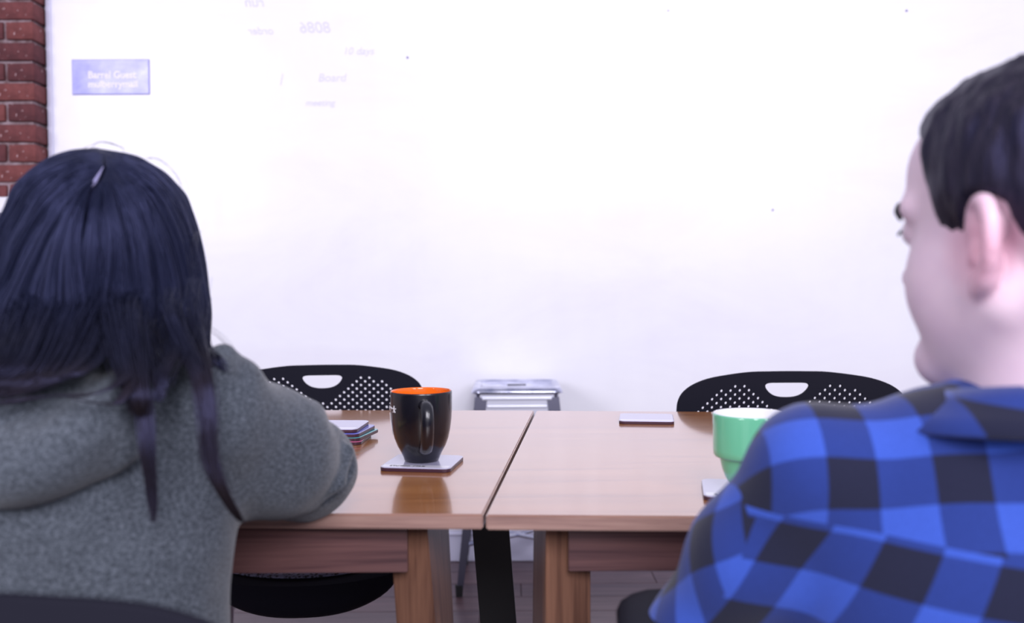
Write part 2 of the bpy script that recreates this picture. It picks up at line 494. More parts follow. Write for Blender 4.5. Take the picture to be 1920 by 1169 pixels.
def text(name, s, p, size, mat, parent, mirror=False, rz=0.0, flat=False, ext=.0002, off=0.0, shear=0.0, sx=1.0):
    cu = bpy.data.curves.new(name, 'FONT'); cu.body = s; cu.size = size; cu.extrude = ext; cu.align_x = 'CENTER'; cu.align_y = 'CENTER'
    cu.shear = shear; cu.offset = off; cu.materials.append(mat); cu.resolution_u = 4
    dg = None
    o = bpy.data.objects.new(name, cu); COL.objects.link(o)
    M = Matrix.Translation(p) @ Matrix.Rotation(rz, 4, 'Z')
    if not flat: M = M @ Matrix.Rotation(PI / 2, 4, 'X')
    M = M @ Matrix.Diagonal(((-1 if mirror else 1) * sx, 1, 1, 1))
    bpy.context.view_layer.update()
    me = bpy.data.meshes.new_from_object(o.evaluated_get(bpy.context.evaluated_depsgraph_get()))
    bpy.data.objects.remove(o)
    me.transform(M); r = bpy.data.objects.new(name, me); COL.objects.link(r)
    if parent: r.parent = parent; r.matrix_parent_inverse = parent.matrix_basis.inverted()
    return r


FY = WALL_Y - .0095
for s, px, py, sz, mi in (('8086', 592, 52, .055, 1), ('run', 478, 4, .050, 1), ('order', 490, 58, .038, 1), ('10 days', 672, 96, .036, 0), ('Board', 622, 146, .040, 0), ('|', 527, 147, .045, 0), ('meeting', 600, 193, .032, 0)):
    p = at(px, py, FY); text('erased_writing', s, p, sz, M_INK, wb, mirror=bool(mi), shear=.2)
for px, py, r in ((764, 108, .0042), (1253, 20, .003), (1700, 20, .004), (1449, 394, .0035)):
    bm = bmesh.new(); p = at(px, py, FY); bmesh.ops.create_cone(bm, segments=12, radius1=r, radius2=r, depth=.0006, cap_ends=True, matrix=Matrix.Translation(p) @ Matrix.Rotation(PI / 2, 4, 'X'))
    o = bm_obj('ink_dot', bm, M_DOT, wb); o.matrix_parent_inverse = wb.matrix_basis.inverted()

# label on the board
a = at(135, 112, WALL_Y - .01); b = at(281, 177, WALL_Y - .01); lc = (a + b) / 2; LY = WALL_Y - .0105
lab = empty('wall_label', (lc.x, LY, lc.z)); tag(lab, 'small pale violet rectangular label with two lines of white lettering on the whiteboard', 'label')
bm = bmesh.new(); box(bm, (0, .0, 0), (b.x - a.x, .003, a.z - b.z)); bm_obj('label_backing', bm, M_LABELEDGE, lab)
bm = bmesh.new(); box(bm, (0, -.001, 0), (b.x - a.x - .005, .0032, a.z - b.z - .005)); bm_obj('label_face', bm, M_LABEL, lab)
text('lettering', 'Barrel Guest', (lc.x + .005, LY - .0029, lc.z + .006), .034, M_LABELTXT, lab, sx=.95, off=.0010)
text('lettering', 'mulberrymail', (lc.x + .008, LY - .0029, lc.z - .026), .032, M_LABELTXT, lab, sx=1.02, off=.0010)

# brick pier at the left
pier = tag(empty('wall_left', (0, 0, 0)), 'red brick pier projecting beside the whiteboard', kind='structure')
PF = 3.20; PX1 = BOARD_X0 - .004; ZC = at(30, 344, PF).z   # a bed joint height
H = .0689
bm = bmesh.new(); box(bm, (PX1 - .012 - .6, (PF + .008 + WALL_Y) / 2 + .02, 1.3), (1.2, WALL_Y - PF - .016 + .04, 2.6)); bm_obj('mortar', bm, M_MORTAR, pier)
bms = []


def brick_mesh(w, d, h, m, seed):
    b_ = bmesh.new(); box(b_, (0, 0, 0), (w, d, h), bevel=.0045, seg=2)
    for v in b_.verts: v.co += noise.noise_vector(v.co * 30 + Vector((seed * 7, 0, 0))) * .0022
    me = bpy.data.meshes.new('brick'); b_.to_mesh(me); b_.free(); me.materials.append(m)
    me.polygons.foreach_set('use_smooth', [True] * len(me.polygons)); return me


ST = [brick_mesh(.203, .092, .0585, BRICKS[i % 3], i) for i in range(6)]
HD = [brick_mesh(.092, .092, .0585, BRICKS[(i + 1) % 3], i + 9) for i in range(5)]
k0 = int((ZC) // H); z0 = ZC - k0 * H
for k in range(0, 37):
    zc = z0 + (k - .5) * H
    if zc < .03: continue
    x = PX1; head = (k - k0) % 2 == 0; first = True
    while x > PX1 - 1.0:
        if head and first: me = random.choice(HD); w = .092
        else: me = random.choice(ST); w = .203
        o = bpy.data.objects.new('brick', me); COL.objects.link(o); o.parent = pier
        o.location = (x - w / 2 + random.uniform(-.001, .001), PF + .046 + random.uniform(-.002, .002), zc + random.uniform(-.0012, .0012))
        o.rotation_euler = (0, random.uniform(-.008, .008), 0)
        x -= w + .0105; first = False

# white outlet box on the pier
p = at(-20, 420, PF - .03); wbox = empty('outlet_box', (p.x, PF - .002, p.z)); tag(wbox, 'white electrical outlet box fixed to the brick pier', 'outlet box')
zt = at(20, 369, PF - .04).z - p.z; zb = at(20, 478, PF - .04).z - p.z; xr = at(48, 400, PF - .04).x - p.x
bm = bmesh.new(); box(bm, (xr - .11, -.018, (zt + zb) / 2), (.22, .036, zt - zb), bevel=.005); bm_obj('box_body', bm, M_WHITEPL, wbox, auto=40)
bm = bmesh.new(); box(bm, (xr - .11, -.038, (zt + zb) / 2), (.125, .005, .125), bevel=.002); cp = bm_obj('cover_plate', bm, M_WHITEPL, wbox, auto=40)
for sx in (-.03, .03):
    for sz in (-.025, .03):
        bm = bmesh.new(); box(bm, (xr - .11 + sx, -.0412, (zt + zb) / 2 + sz), (.024, .002, .026), bevel=.0008); bm_obj('socket', bm, M_GREYPL, cp)

# ------------------------------------------------------------------ tables
TZ = .73
A_near = at_z(905, 965, TZ); A_far = at_z(1001.5, 770, TZ)
B_near = at_z(911, 966, TZ); B_far = at_z(1006, 770.5, TZ)
L_near = at_z(450, 963.5, TZ); RR_near = at_z(1340, 969, TZ)
dn = (A_near - L_near).normalized(); dr = (RR_near - B_near).normalized()
L_far = at_z(600, 769.3, TZ); df = (A_far - L_far).normalized()
R_far = at_z(1330, 772.5, TZ); dfr = (R_far - B_far).normalized()
TT = .0175


def table(name, label, sgn):
    near, far, d1, d2 = (A_near, A_far, -dn, -df) if sgn < 0 else (B_near, B_far, dr, dfr)
    W = 1.55
    lo = [near, near + d1 * W, far + d2 * W, far]
    root = empty(name, (near.x, near.y, 0)); tag(root, label, 'table')

    def put(o): o.parent = root; o.matrix_parent_inverse = root.matrix_basis.inverted(); return o
    b = bmesh.new(); hexa(b, [(p.x, p.y, TZ - TT) for p in lo], [(p.x, p.y, TZ) for p in lo], bevel=.0018)
    tt = put(bm_obj('tabletop', b, M_TOP, auto=40)); tt.data.materials.append(M_EDGE)
    for p_ in tt.data.polygons:
        if abs(p_.normal.z) < .5: p_.material_index = 1
    # front apron, notched over the leg
    xa = (-.123 if sgn < 0 else .064)
    ap_z = .6545; yf = 1.072
    s = sgn
    xe = s * 1.45
    b = bmesh.new(); x0, x1 = sorted((xa, xe))
    sl = 0.010 * (1 if s < 0 else 1)
    hexa(b, [(x0, yf, ap_z), (x1, yf, ap_z), (x1, yf + .022, ap_z), (x0, yf + .022, ap_z)],
         [(x0, yf, TZ - TT - .0005), (x1, yf, TZ - TT - .0005), (x1, yf + .022, TZ - TT - .0005), (x0, yf + .022, TZ - TT - .0005)], bevel=.001)
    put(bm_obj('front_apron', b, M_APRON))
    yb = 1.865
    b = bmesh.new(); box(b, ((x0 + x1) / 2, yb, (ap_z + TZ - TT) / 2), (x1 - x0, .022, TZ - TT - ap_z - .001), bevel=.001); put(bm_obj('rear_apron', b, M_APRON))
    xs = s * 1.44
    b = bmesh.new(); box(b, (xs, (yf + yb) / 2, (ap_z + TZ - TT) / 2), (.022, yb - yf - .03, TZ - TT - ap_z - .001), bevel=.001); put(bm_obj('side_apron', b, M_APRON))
    # legs: wide splayed boards with a canted side face
    zt = TZ - TT - .0008
    if s < 0:
        top = [(-.147, 1.0945), (-.101, 1.078), (-.084, 1.19), (-.147, 1.19)]; bot = [(-.103, 1.0945), (-.046, 1.078), (-.058, 1.15), (-.103, 1.15)]
    else:
        top = [(.0385, 1.078), (.091, 1.0945), (.091, 1.19), (.0265, 1.19)]; bot = [(.032, 1.078), (.091, 1.0945), (.091, 1.15), (.014, 1.15)]
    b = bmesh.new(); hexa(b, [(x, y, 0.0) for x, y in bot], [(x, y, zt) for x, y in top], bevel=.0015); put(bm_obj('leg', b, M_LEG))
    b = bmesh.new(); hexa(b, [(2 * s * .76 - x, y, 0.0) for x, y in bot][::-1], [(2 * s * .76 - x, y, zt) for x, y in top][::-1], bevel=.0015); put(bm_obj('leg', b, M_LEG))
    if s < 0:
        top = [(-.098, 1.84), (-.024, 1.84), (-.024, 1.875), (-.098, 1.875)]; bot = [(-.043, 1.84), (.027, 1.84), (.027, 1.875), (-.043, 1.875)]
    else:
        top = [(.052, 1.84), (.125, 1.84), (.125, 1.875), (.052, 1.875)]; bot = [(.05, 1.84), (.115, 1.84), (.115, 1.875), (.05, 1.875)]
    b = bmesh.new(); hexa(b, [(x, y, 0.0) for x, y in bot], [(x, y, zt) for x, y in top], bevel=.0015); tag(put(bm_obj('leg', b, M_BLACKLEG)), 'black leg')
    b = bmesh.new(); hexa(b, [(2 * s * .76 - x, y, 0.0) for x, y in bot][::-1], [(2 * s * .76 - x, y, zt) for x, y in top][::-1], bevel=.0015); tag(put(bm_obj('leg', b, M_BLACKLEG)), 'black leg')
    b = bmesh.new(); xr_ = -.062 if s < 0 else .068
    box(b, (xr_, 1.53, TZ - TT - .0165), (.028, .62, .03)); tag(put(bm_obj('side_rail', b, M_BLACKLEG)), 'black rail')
    return root


table('meeting_table', 'walnut meeting table under the black mug and the stack of coasters', -1)
table('meeting_table', 'walnut meeting table under the mint green mug', 1)

# ------------------------------------------------------------------ stool against the wall
st = empty('metal_stool', (at(969, 760, 3.1).x, 3.085, 0)); tag(st, 'backless galvanised metal stool standing against the wall behind the tables', 'stool')
SZ = .655; hw = .140
bm = bmesh.new()


def rrect(hw, hd, r, n=5):
    out = []
    for cx, cy, a0 in ((hw - r, hd - r, 0), (-hw + r, hd - r, 90), (-hw + r, -hd + r, 180), (hw - r, -hd + r, 270)):
        for i in range(n + 1):
            a = R(a0 + 90 * i / n); out.append((cx + r * math.cos(a), cy + r * math.sin(a)))
    return out


def loft(bm, loops, closed_top=False, closed_bot=False):
    rings = [[bm.verts.new(p) for p in l] for l in loops]
    for a, b in zip(rings, rings[1:]):
        for i in range(len(a)): bm.faces.new((a[i], a[(i + 1) % len(a)], b[(i + 1) % len(b)], b[i]))
    if closed_bot: bm.faces.new(rings[0][::-1])
    if closed_top: bm.faces.new(rings[-1])


lo = []
for (w, d, r, z) in ((.1465, .1465, .030, SZ - .016), (.1445, .1445, .03, SZ - .010), (.141, .141, .03, SZ - .003), (.137, .137, .028, SZ), (.125, .125, .02, SZ - .001), (.120, .120, .018, SZ - .005)):
    lo.append([(x, y, z) for x, y in rrect(w, d, r)])
loft(bm, lo, closed_top=True)
seat = bm_obj('seat', bm, M_GALV, st, auto=50)
sm = seat.modifiers.new('thickness', 'SOLIDIFY'); sm.thickness = .0015
for sy in (-1, 1):
    bm = bmesh.new(); box(bm, (0, sy * .131, SZ - .052), (.236, .003, .072), bevel=.001); box(bm, (0, sy * .1335, SZ - .034), (.222, .006, .010), bevel=.0025); box(bm, (0, sy * .1335, SZ - .060), (.190, .005, .010), bevel=.0022); bm_obj('skirt_panel', bm, M_GALVL, st)
    bm = bmesh.new(); box(bm, (sy * .131, 0, SZ - .052), (.003, .236, .072), bevel=.001); bm_obj('skirt_panel', bm, M_GALVL, st)
bm = bmesh.new(); box(bm, (0, 0, SZ - .0042), (.062, .020, .003), bevel=.0012); tag(bm_obj('grip_slot', bm, M_RUBBER, seat), 'dark grip slot')
for sx in (-1, 1):
    for sy in (-1, 1):
        bm = bmesh.new(); xt, yt = sx * .132, sy * .132; xb, yb = sx * .192, sy * .172
        for (ox, oy, wx, wy) in ((0, -sy * .016, .0035, .034), (-sx * .016, 0, .034, .0035)):   # L-section sheet leg
            def sec(x, y, f): return [(x + (ox - wx / 2 * 1) * f, y + (oy - wy / 2) * f), (x + (ox + wx / 2) * f, y + (oy - wy / 2) * f), (x + (ox + wx / 2) * f, y + (oy + wy / 2) * f), (x + (ox - wx / 2) * f, y + (oy + wy / 2) * f)]
            hexa(bm, [(x, y, .03) for x, y in sec(xb, yb, .6)], [(x, y, SZ - .03) for x, y in sec(xt, yt, 1.15)])
        lg = bm_obj('leg', bm, M_GALVD, st)
        bm = bmesh.new(); tube(bm, [(xb - sx * .006, yb - sy * .006, 0.0), (xb - sx * .006, yb - sy * .006, .036)], [.011, .013], 12); bm_obj('rubber_foot', bm, M_RUBBER, lg)
for sy in (-1, 1):
    bm = bmesh.new(); f = .2
    tube(bm, [(-.176, sy * .158, .16), (0, 0, .15), (.176, -sy * .158, .16)], .008, 8); bm_obj('cross_brace', bm, M_GALV, st)
for sx in (-1, 1):
    bm = bmesh.new(); tube(bm, [(sx * .165, -.152, .30), (sx * .165, .152, .30)], .008, 8); bm_obj('stretcher', bm, M_GALV, st)
bm = bmesh.new(); tube(bm, [(-.165, -.152, .30), (.165, -.152, .30)], .008, 8); bm_obj('stretcher', bm, M_GALV, st)


# ------------------------------------------------------------------ perforated chairs
def outline(s=1.0, inset=0.0):
    pts = [(0, 0), (.04, .0003), (.078, .001), (.122, .0056), (.167, .0128), (.200, .0244), (.221, .039), (.231, .0556), (.234, .0756), (.233, .12), (.225, .18), (.205, .25), (.17, .30), (.11, .322), (.05, .328)]
    sp = spline([(x, -z, 0) for x, z in pts], 46)
    half = [(p.x, p.y) for p in sp]
    return half + [(-x, z) for x, z in half[::-1] if x > 1e-4]


def back_shell():
    cu = bpy.data.curves.new('tmp', 'CURVE'); cu.dimensions = '2D'; cu.fill_mode = 'BOTH'; cu.extrude = .0032; cu.bevel_depth = .0012; cu.bevel_resolution = 1

    def add(pts):
        s_ = cu.splines.new('POLY'); s_.points.add(len(pts) - 1); s_.use_cyclic_u = True
        for q, (x, z) in zip(s_.points, pts): q.co = (x, z, 0, 1)
    add(outline())
    # handle
    hp = [(.030, -.0222), (.040, -.0232), (.0455, -.0265), (.0465, -.031), (.043, -.038), (.036, -.0455), (.026, -.0515), (.013, -.0548), (0, -.0556)]
    hs = spline([(x, z, 0) for x, z in hp], 22); hh = [(p.x, p.y) for p in hs]
    add(hh + [(-x, z) for x, z in hh[::-1] if x > 1e-4])
    for r in range(17):
        z = -.030 - r * .00865; off = 0 if r % 2 else .01
        for k in range(-14, 15):
            x = k * .0198 + off * .99
            v = -z - .030
            inner = .079 - 1.16 * v
            if v < .052 and abs(x) < inner - .001: continue
            outer = min(.205, .122 + 2.6 * min(v, .010) + 1.1 * max(0, min(v - .010, .035)) + .25 * max(0, v - .045))
            if v < .001: outer = .121
            if abs(x) > outer: continue
            add([(x + .0043 * math.cos(a * PI / 4 + .39), z + .0043 * math.sin(a * PI / 4 + .39)) for a in range(8)])
    o = bpy.data.objects.new('tmp', cu); COL.objects.link(o); bpy.context.view_layer.update()
    me = bpy.data.meshes.new_from_object(o.evaluated_get(bpy.context.evaluated_depsgraph_get())); bpy.data.objects.remove(o)
    b = bmesh.new(); b.from_mesh(me)
    for i in range(-11, 12):
        bmesh.ops.bisect_plane(b, geom=b.verts[:] + b.edges[:] + b.faces[:], plane_co=(i * .0197 + .0051, 0, 0), plane_no=(1, 0, 0))
    for i in range(8):
        bmesh.ops.bisect_plane(b, geom=b.verts[:] + b.edges[:] + b.faces[:], plane_co=(0, -.034 - i * .038, 0), plane_no=(0, 1, 0))
    for v in b.verts:
        x, z, t = v.co
        yy = -.55 * x * x * 1.3 + .012 * math.cos((z + .16) * 9) - .03 * (z + .15)   # wraps forward at the sides, top leans back
        v.co = (x, t + yy + .0, z)
    b.to_mesh(me); b.free()
    return me


BACK_ME = back_shell()


def seat_mesh():
    b = bmesh.new(); nx, ny = 28, 24
    top = {}; bot = {}
    for i in range(nx + 1):
        for j in range(ny + 1):
            u = i / nx * 2 - 1; v = j / ny * 2 - 1
            # square to rounded square
            x = u * math.sqrt(1 - .38 * v * v); y_ = v * math.sqrt(1 - .38 * u * u)
            e = max(abs(u), abs(v)); dish = -.014 * (1 - x * x) * (1 - y_ * y_) - .028 * max(0, -v - .55) ** 1.5 * 2
            top[i, j] = b.verts.new((x * .225, y_ * .225, .444 + dish - .012 * max(0, e - .85) * 4 + .012 * x * x))
            th = .010 + .088 * (1 - (min(1, x * x * .92 + .0)) ** 1.4) * (1 - abs(v) ** 8 * .25) * (1 - e ** 10 * .5)
            bot[i, j] = b.verts.new((x * .222, y_ * .222, .444 + dish - th + .012 * x * x))
    for i in range(nx):
        for j in range(ny):
            b.faces.new((top[i, j], top[i + 1, j], top[i + 1, j + 1], top[i, j + 1])); b.faces.new((bot[i, j], bot[i, j + 1], bot[i + 1, j + 1], bot[i + 1, j]))
    rim = [(i, 0) for i in range(nx)] + [(nx, j) for j in range(ny)] + [(i, ny) for i in range(nx, 0, -1)] + [(0, j) for j in range(ny, 0, -1)]
    for a, c in zip(rim, rim[1:] + rim[:1]): b.faces.new((top[a], bot[a], bot[c], top[c]))
    return b


M_MESH = Mat('seat_mesh_fabric', (.05, .05, .075), .6)
_vo = M_MESH.n('ShaderNodeTexVoronoi'); _vo.inputs['Scale'].default_value = 1; M_MESH.l(M_MESH.coords((150, 150, 150)), _vo.inputs['Vector'])
M_MESH.color(M_MESH.ramp(_vo.outputs[0], [(.2, (.012, .012, .016)), (.6, (.16, .16, .26))])); M_MESH = M_MESH.m


def make_chair(arms=False):
    root = empty('perforated_chair')
    bk = link('backrest', BACK_ME, M_BLACKPL, root); BACK_ME.polygons.foreach_set('use_smooth', [False] * len(BACK_ME.polygons))
    BACK_ME.polygons.foreach_set('use_smooth', [True] * len(BACK_ME.polygons)); BACK_ME.set_sharp_from_angle(angle=R(35))
    bk.location = (0, .205, .800)
    bm_obj('seat', seat_mesh(), M_BLACKPL, root, auto=60)
    b = bmesh.new(); nx, ny = 20, 16; g = {}
    for i in range(nx + 1):
        for j in range(ny + 1):
            u = i / nx * 2 - 1; v = j / ny * 2 - 1; x = u * math.sqrt(1 - .38 * v * v); y_ = v * math.sqrt(1 - .38 * u * u)
            dish = -.014 * (1 - x * x * .8) * (1 - y_ * y_ * .8) - .028 * max(0, -v * .93 - .55) ** 1.5 * 2
            g[i, j] = b.verts.new((x * .198, y_ * .205, .4465 + dish + .012 * x * x))
    for i in range(nx):
        for j in range(ny): b.faces.new((g[i, j], g[i + 1, j], g[i + 1, j + 1], g[i, j + 1]))
    s = bm_obj('seat_pad', b, M_MESH, root, True); sd = s.modifiers.new('t', 'SOLIDIFY'); sd.thickness = .004; sd.offset = 0
    for sx in (-1, 1):
        b = bmesh.new(); tube(b, spline([(sx * .205, .215, .58), (sx * .215, .21, .50), (sx * .205, .16, .425), (sx * .2, 0, .405), (sx * .2, -.15, .40)], 16), .011, 10); bm_obj('side_frame', b, M_CHROME, root)
        for sy in (-1, 1):
            b = bmesh.new(); tube(b, [(sx * .2, sy * .15, .405), (sx * .235, sy * .225, .012)], .0105, 10); lg = bm_obj('leg', b, M_CHROME, root)
            b = bmesh.new(); tube(b, [(sx * .235, sy * .225, 0), (sx * .2343, sy * .2235, .02)], .0135, 10); bm_obj('glide', b, M_RUBBER, lg)
    if arms:
        for sx in (-1, 1):
            b = bmesh.new(); tube(b, spline([(sx * .215, .16, .43), (sx * .27, .15, .55), (sx * .285, .12, .655), (sx * .285, .03, .668), (sx * .285, -.15, .668)], 20), .012, 10); bm_obj('arm_frame', b, M_BLACKPL, root)
            b = bmesh.new(); tube(b, spline([(sx * .285, .10, .680), (sx * .287, .02, .683), (sx * .292, -.08, .684), (sx * .292, -.15, .681), (sx * .290, -.185, .672), (sx * .288, -.200, .66)], 20), [.020, .027, .033, .037, .040, .042, .044, .045, .046, .046, .046, .046, .045, .043, .040, .036, .031, .025, .017, .006], 16, flat=.42)
            bm_obj('armrest', b, M_BLACKPL, root, True)
    return root


ch = make_chair(); ch.location = (.571, 1.745, 0); ch.rotation_euler = (0, 0, R(-1)); 
tag(ch, 'black perforated chair across the table, behind the mint green mug', 'chair', 'perforated chairs around the tables')
c2 = copy_tree(ch); c2.location = (-.425, 1.965, 0); c2.rotation_euler = (0, 0, R(5))
c2['label'] = 'black perforated chair across the table, behind the black mug'
c3 = copy_tree(ch); c3.location = (-.405, .768, 0); c3.rotation_euler = (0, 0, R(180))
c3['label'] = 'black chair under the person in the grey sweater, only its top edge showing'
c4 = make_chair(True); c4.location = (.420, .69, 0); c4.rotation_euler = (0, 0, R(180 - 5))
tag(c4, 'black armchair under the person in the plaid shirt, its rounded armrest showing', 'chair', 'perforated chairs around the tables')
c4.name = 'perforated_armchair'


# ------------------------------------------------------------------ coasters
def coaster(loc, rz, top_m, label, band=False, lettering=True, group='rounded square coasters on the tables'):
    root = empty('coaster', loc, rz); tag(root, label, 'coaster', group)
    b = bmesh.new(); hs = .05
    loft(b, [[(x, y, z) for x, y in rrect(h, h, .010)] for h, z in ((hs - .0006, 0), (hs, .0008), (hs, .0046), (hs - .0004, .0050))], closed_top=True, closed_bot=True)
    bm_obj('base', b, M_COASTEREDGE, root)
    b = bmesh.new(); loft(b, [[(x, y, z) for x, y in rrect(h, h, .010)] for h, z in ((hs - .0002, .0050), (hs - .0002, .0058), (hs - .0010, .0062))], closed_top=True, closed_bot=True)
    bm_obj('top_face', b, top_m, root)
    if band:
        b = bmesh.new(); box(b, (0, -.0395, .0063), (.094, .017, .0002)); bm_obj('pale_band', b, M_COASTERSTRIP, root)
        if lettering:
            bpy.context.view_layer.update()
            M = root.matrix_basis; pt = M @ Vector((-.012, -.0385, .0067))
            text('lettering', 'studio rise', pt, .012, M_BLACKPRINT, root, rz=rz, flat=True, ext=.00005)
    return root


def seam_rot(): return math.atan2(dn.y, dn.x)


S0 = seam_rot()
ca = at_z(722, 886, TZ); cb = at_z(852, 886, TZ)
m_c = at_z(793, 873, TZ)
coaster((m_c.x, m_c.y, TZ), R(-9), M_COASTER, 'pale lilac coaster with a white band, under the black mug', band=True)
g_c = at_z(1395, 925, TZ)
coaster((g_c.x, g_c.y, TZ), R(-10), M_COASTER, 'pale lilac coaster under the mint green mug', band=True)
f_c = at_z(1212, 789, TZ)
coaster((f_c.x, f_c.y, TZ), R(-8), M_COASTER, 'pale coaster lying alone on the far side of the table', band=True, lettering=False)
s_c = at_z(620, 826, TZ)
stack = [(.010, .0, -2, M_COASTERPINK, 'pink coaster, lowest of the stack beside the black mug'),
         (.016, .006, -12, M_COASTERTEAL, 'teal coaster, second from the bottom of the stack beside the black mug'),
         (.012, .004, -9, M_COASTERBLUE, 'blue coaster, second from the top of the stack beside the black mug'),
         (.004, .006, -4, M_COASTER, 'pale lilac coaster with a white band, topmost of the stack beside the black mug')]
for i, (dx, dy, a, m, lb) in enumerate(stack):
    coaster((s_c.x + dx, s_c.y + dy, TZ + .0064 * i), R(a), m, lb, band=(i == 3), lettering=False, group='stacked coasters beside the black mug')

# ------------------------------------------------------------------ mugs
mc = m_c + Vector((-.002, .004, 0)); MZ = TZ + .0066
mug = empty('black_mug', (mc.x, mc.y, MZ)); tag(mug, 'glossy black tapered coffee mug with orange inside and a white printed squiggle', 'mug')
prof = [(0, .002), (.020, .002), (.0225, 0), (.0245, .001), (.0262, .006), (.0295, .013), (.0345, .022), (.0385, .033), (.0412, .046), (.0430, .060), (.0438, .075), (.0440, .0975), (.0438, .0995), (.0432, .1000)]
bm = bmesh.new(); lathe(bm, prof, 72); bm_obj('body', bm, M_MUGBLACK, mug, auto=50)
inn = [(.0432, .1000), (.0424, .0994), (.0420, .0975), (.0418, .075), (.0408, .06), (.039, .045), (.035, .03), (.028, .016), (.02, .009), (0, .007)]
bm = bmesh.new(); lathe(bm, inn, 72); tag(bm_obj('inside', bm, M_MUGORANGE, mug, True), 'orange inside')
hd = Vector((.22, -1, 0)).normalized()
hp = [hd * r + Vector((0, 0, z)) for r, z in ((.0432, .083), (.052, .086), (.064, .081), (.0695, .068), (.0685, .052), (.062, .036), (.052, .025), (.041, .021), (.0345, .0200))]
bm = bmesh.new(); tube(bm, spline(hp, 28), [.0095] * 4 + [.0088] * 20 + [.0088] * 4, 14, flat=.72); bm_obj('handle', bm, M_MUGBLACK, mug, True)


def on_mug(ang, z, r=.0446): return Vector((r * math.cos(ang), r * math.sin(ang), z))


A0 = R(217)
bm = bmesh.new()
for k in range(5):   # star strokes
    a = k * 2 * PI / 5 + .3
    tube(bm, [on_mug(A0, .0765), on_mug(A0 + math.cos(a) * .10, .0765 + math.sin(a) * .0052)], .0007, 5)
wav = [on_mug(A0 - .16 - i * .085, .0765 + .0022 * math.sin(i * 1.5), .0445) for i in range(6)]
tube(bm, spline(wav, 20), .0008, 5)
tube(bm, spline([on_mug(A0 - .42, .070, .0446), on_mug(A0 - .46, .058, .0436), on_mug(A0 - .40, .048, .0422), on_mug(A0 - .5, .038, .0406)], 16), .0006, 5)
bm_obj('printed_squiggle', bm, M_PRINT, mug)

gc = at_z(1409, 917.5, TZ + .0065); gm = empty('green_mug', (gc.x, gc.y, TZ + .0066)); tag(gm, 'mint green mug with a stepped narrow base and white inside', 'mug')
prof = [(0, .002), (.016, .002), (.018, 0), (.021, .001), (.026, .006), (.0315, .015), (.0355, .026), (.0378, .036), (.0385, .0385), (.0395, .0395), (.0440, .0405), (.0456, .043), (.0462, .050), (.0464, .0905), (.0462, .0925), (.0456, .093)]
bm = bmesh.new(); lathe(bm, prof, 72); bm_obj('body', bm, M_MUGGREEN, gm, auto=50)
inn = [(.0456, .093), (.0446, .0928), (.0440, .090), (.0438, .05), (.042, .044), (.036, .036), (.032, .02), (.02, .009), (0, .007)]
bm = bmesh.new(); lathe(bm, inn, 72); tag(bm_obj('inside', bm, M_MUGWHITE, gm, True), 'white inside')
hp = [(.044, 0, .080), (.058, .0, .083), (.069, .0, .074), (.070, .0, .060), (.062, .0, .050), (.044, 0, .048)]
bm = bmesh.new(); tube(bm, spline([Vector((x * .8, x * .6, z)) for x, _, z in hp], 24), .006, 12, flat=.8); bm_obj('handle', bm, M_MUGGREEN, gm, True)

# notebook by the woman's arm
n1 = at_z(484, 941, TZ); nb = empty('notepad', (n1.x, n1.y, TZ), R(3)); tag(nb, 'yellow-paged notepad on the table beside the arm in the grey sleeve', 'notepad')
bm = bmesh.new(); box(bm, (-.09, .11, .0018), (.18, .22, .0034), bevel=.0008); bm_obj('back_cover', bm, M_COVER, nb)
bm = bmesh.new(); box(bm, (-.0905, .111, .0068), (.176, .215, .0064), bevel=.0006); bm_obj('pages', bm, M_PAGES, nb)


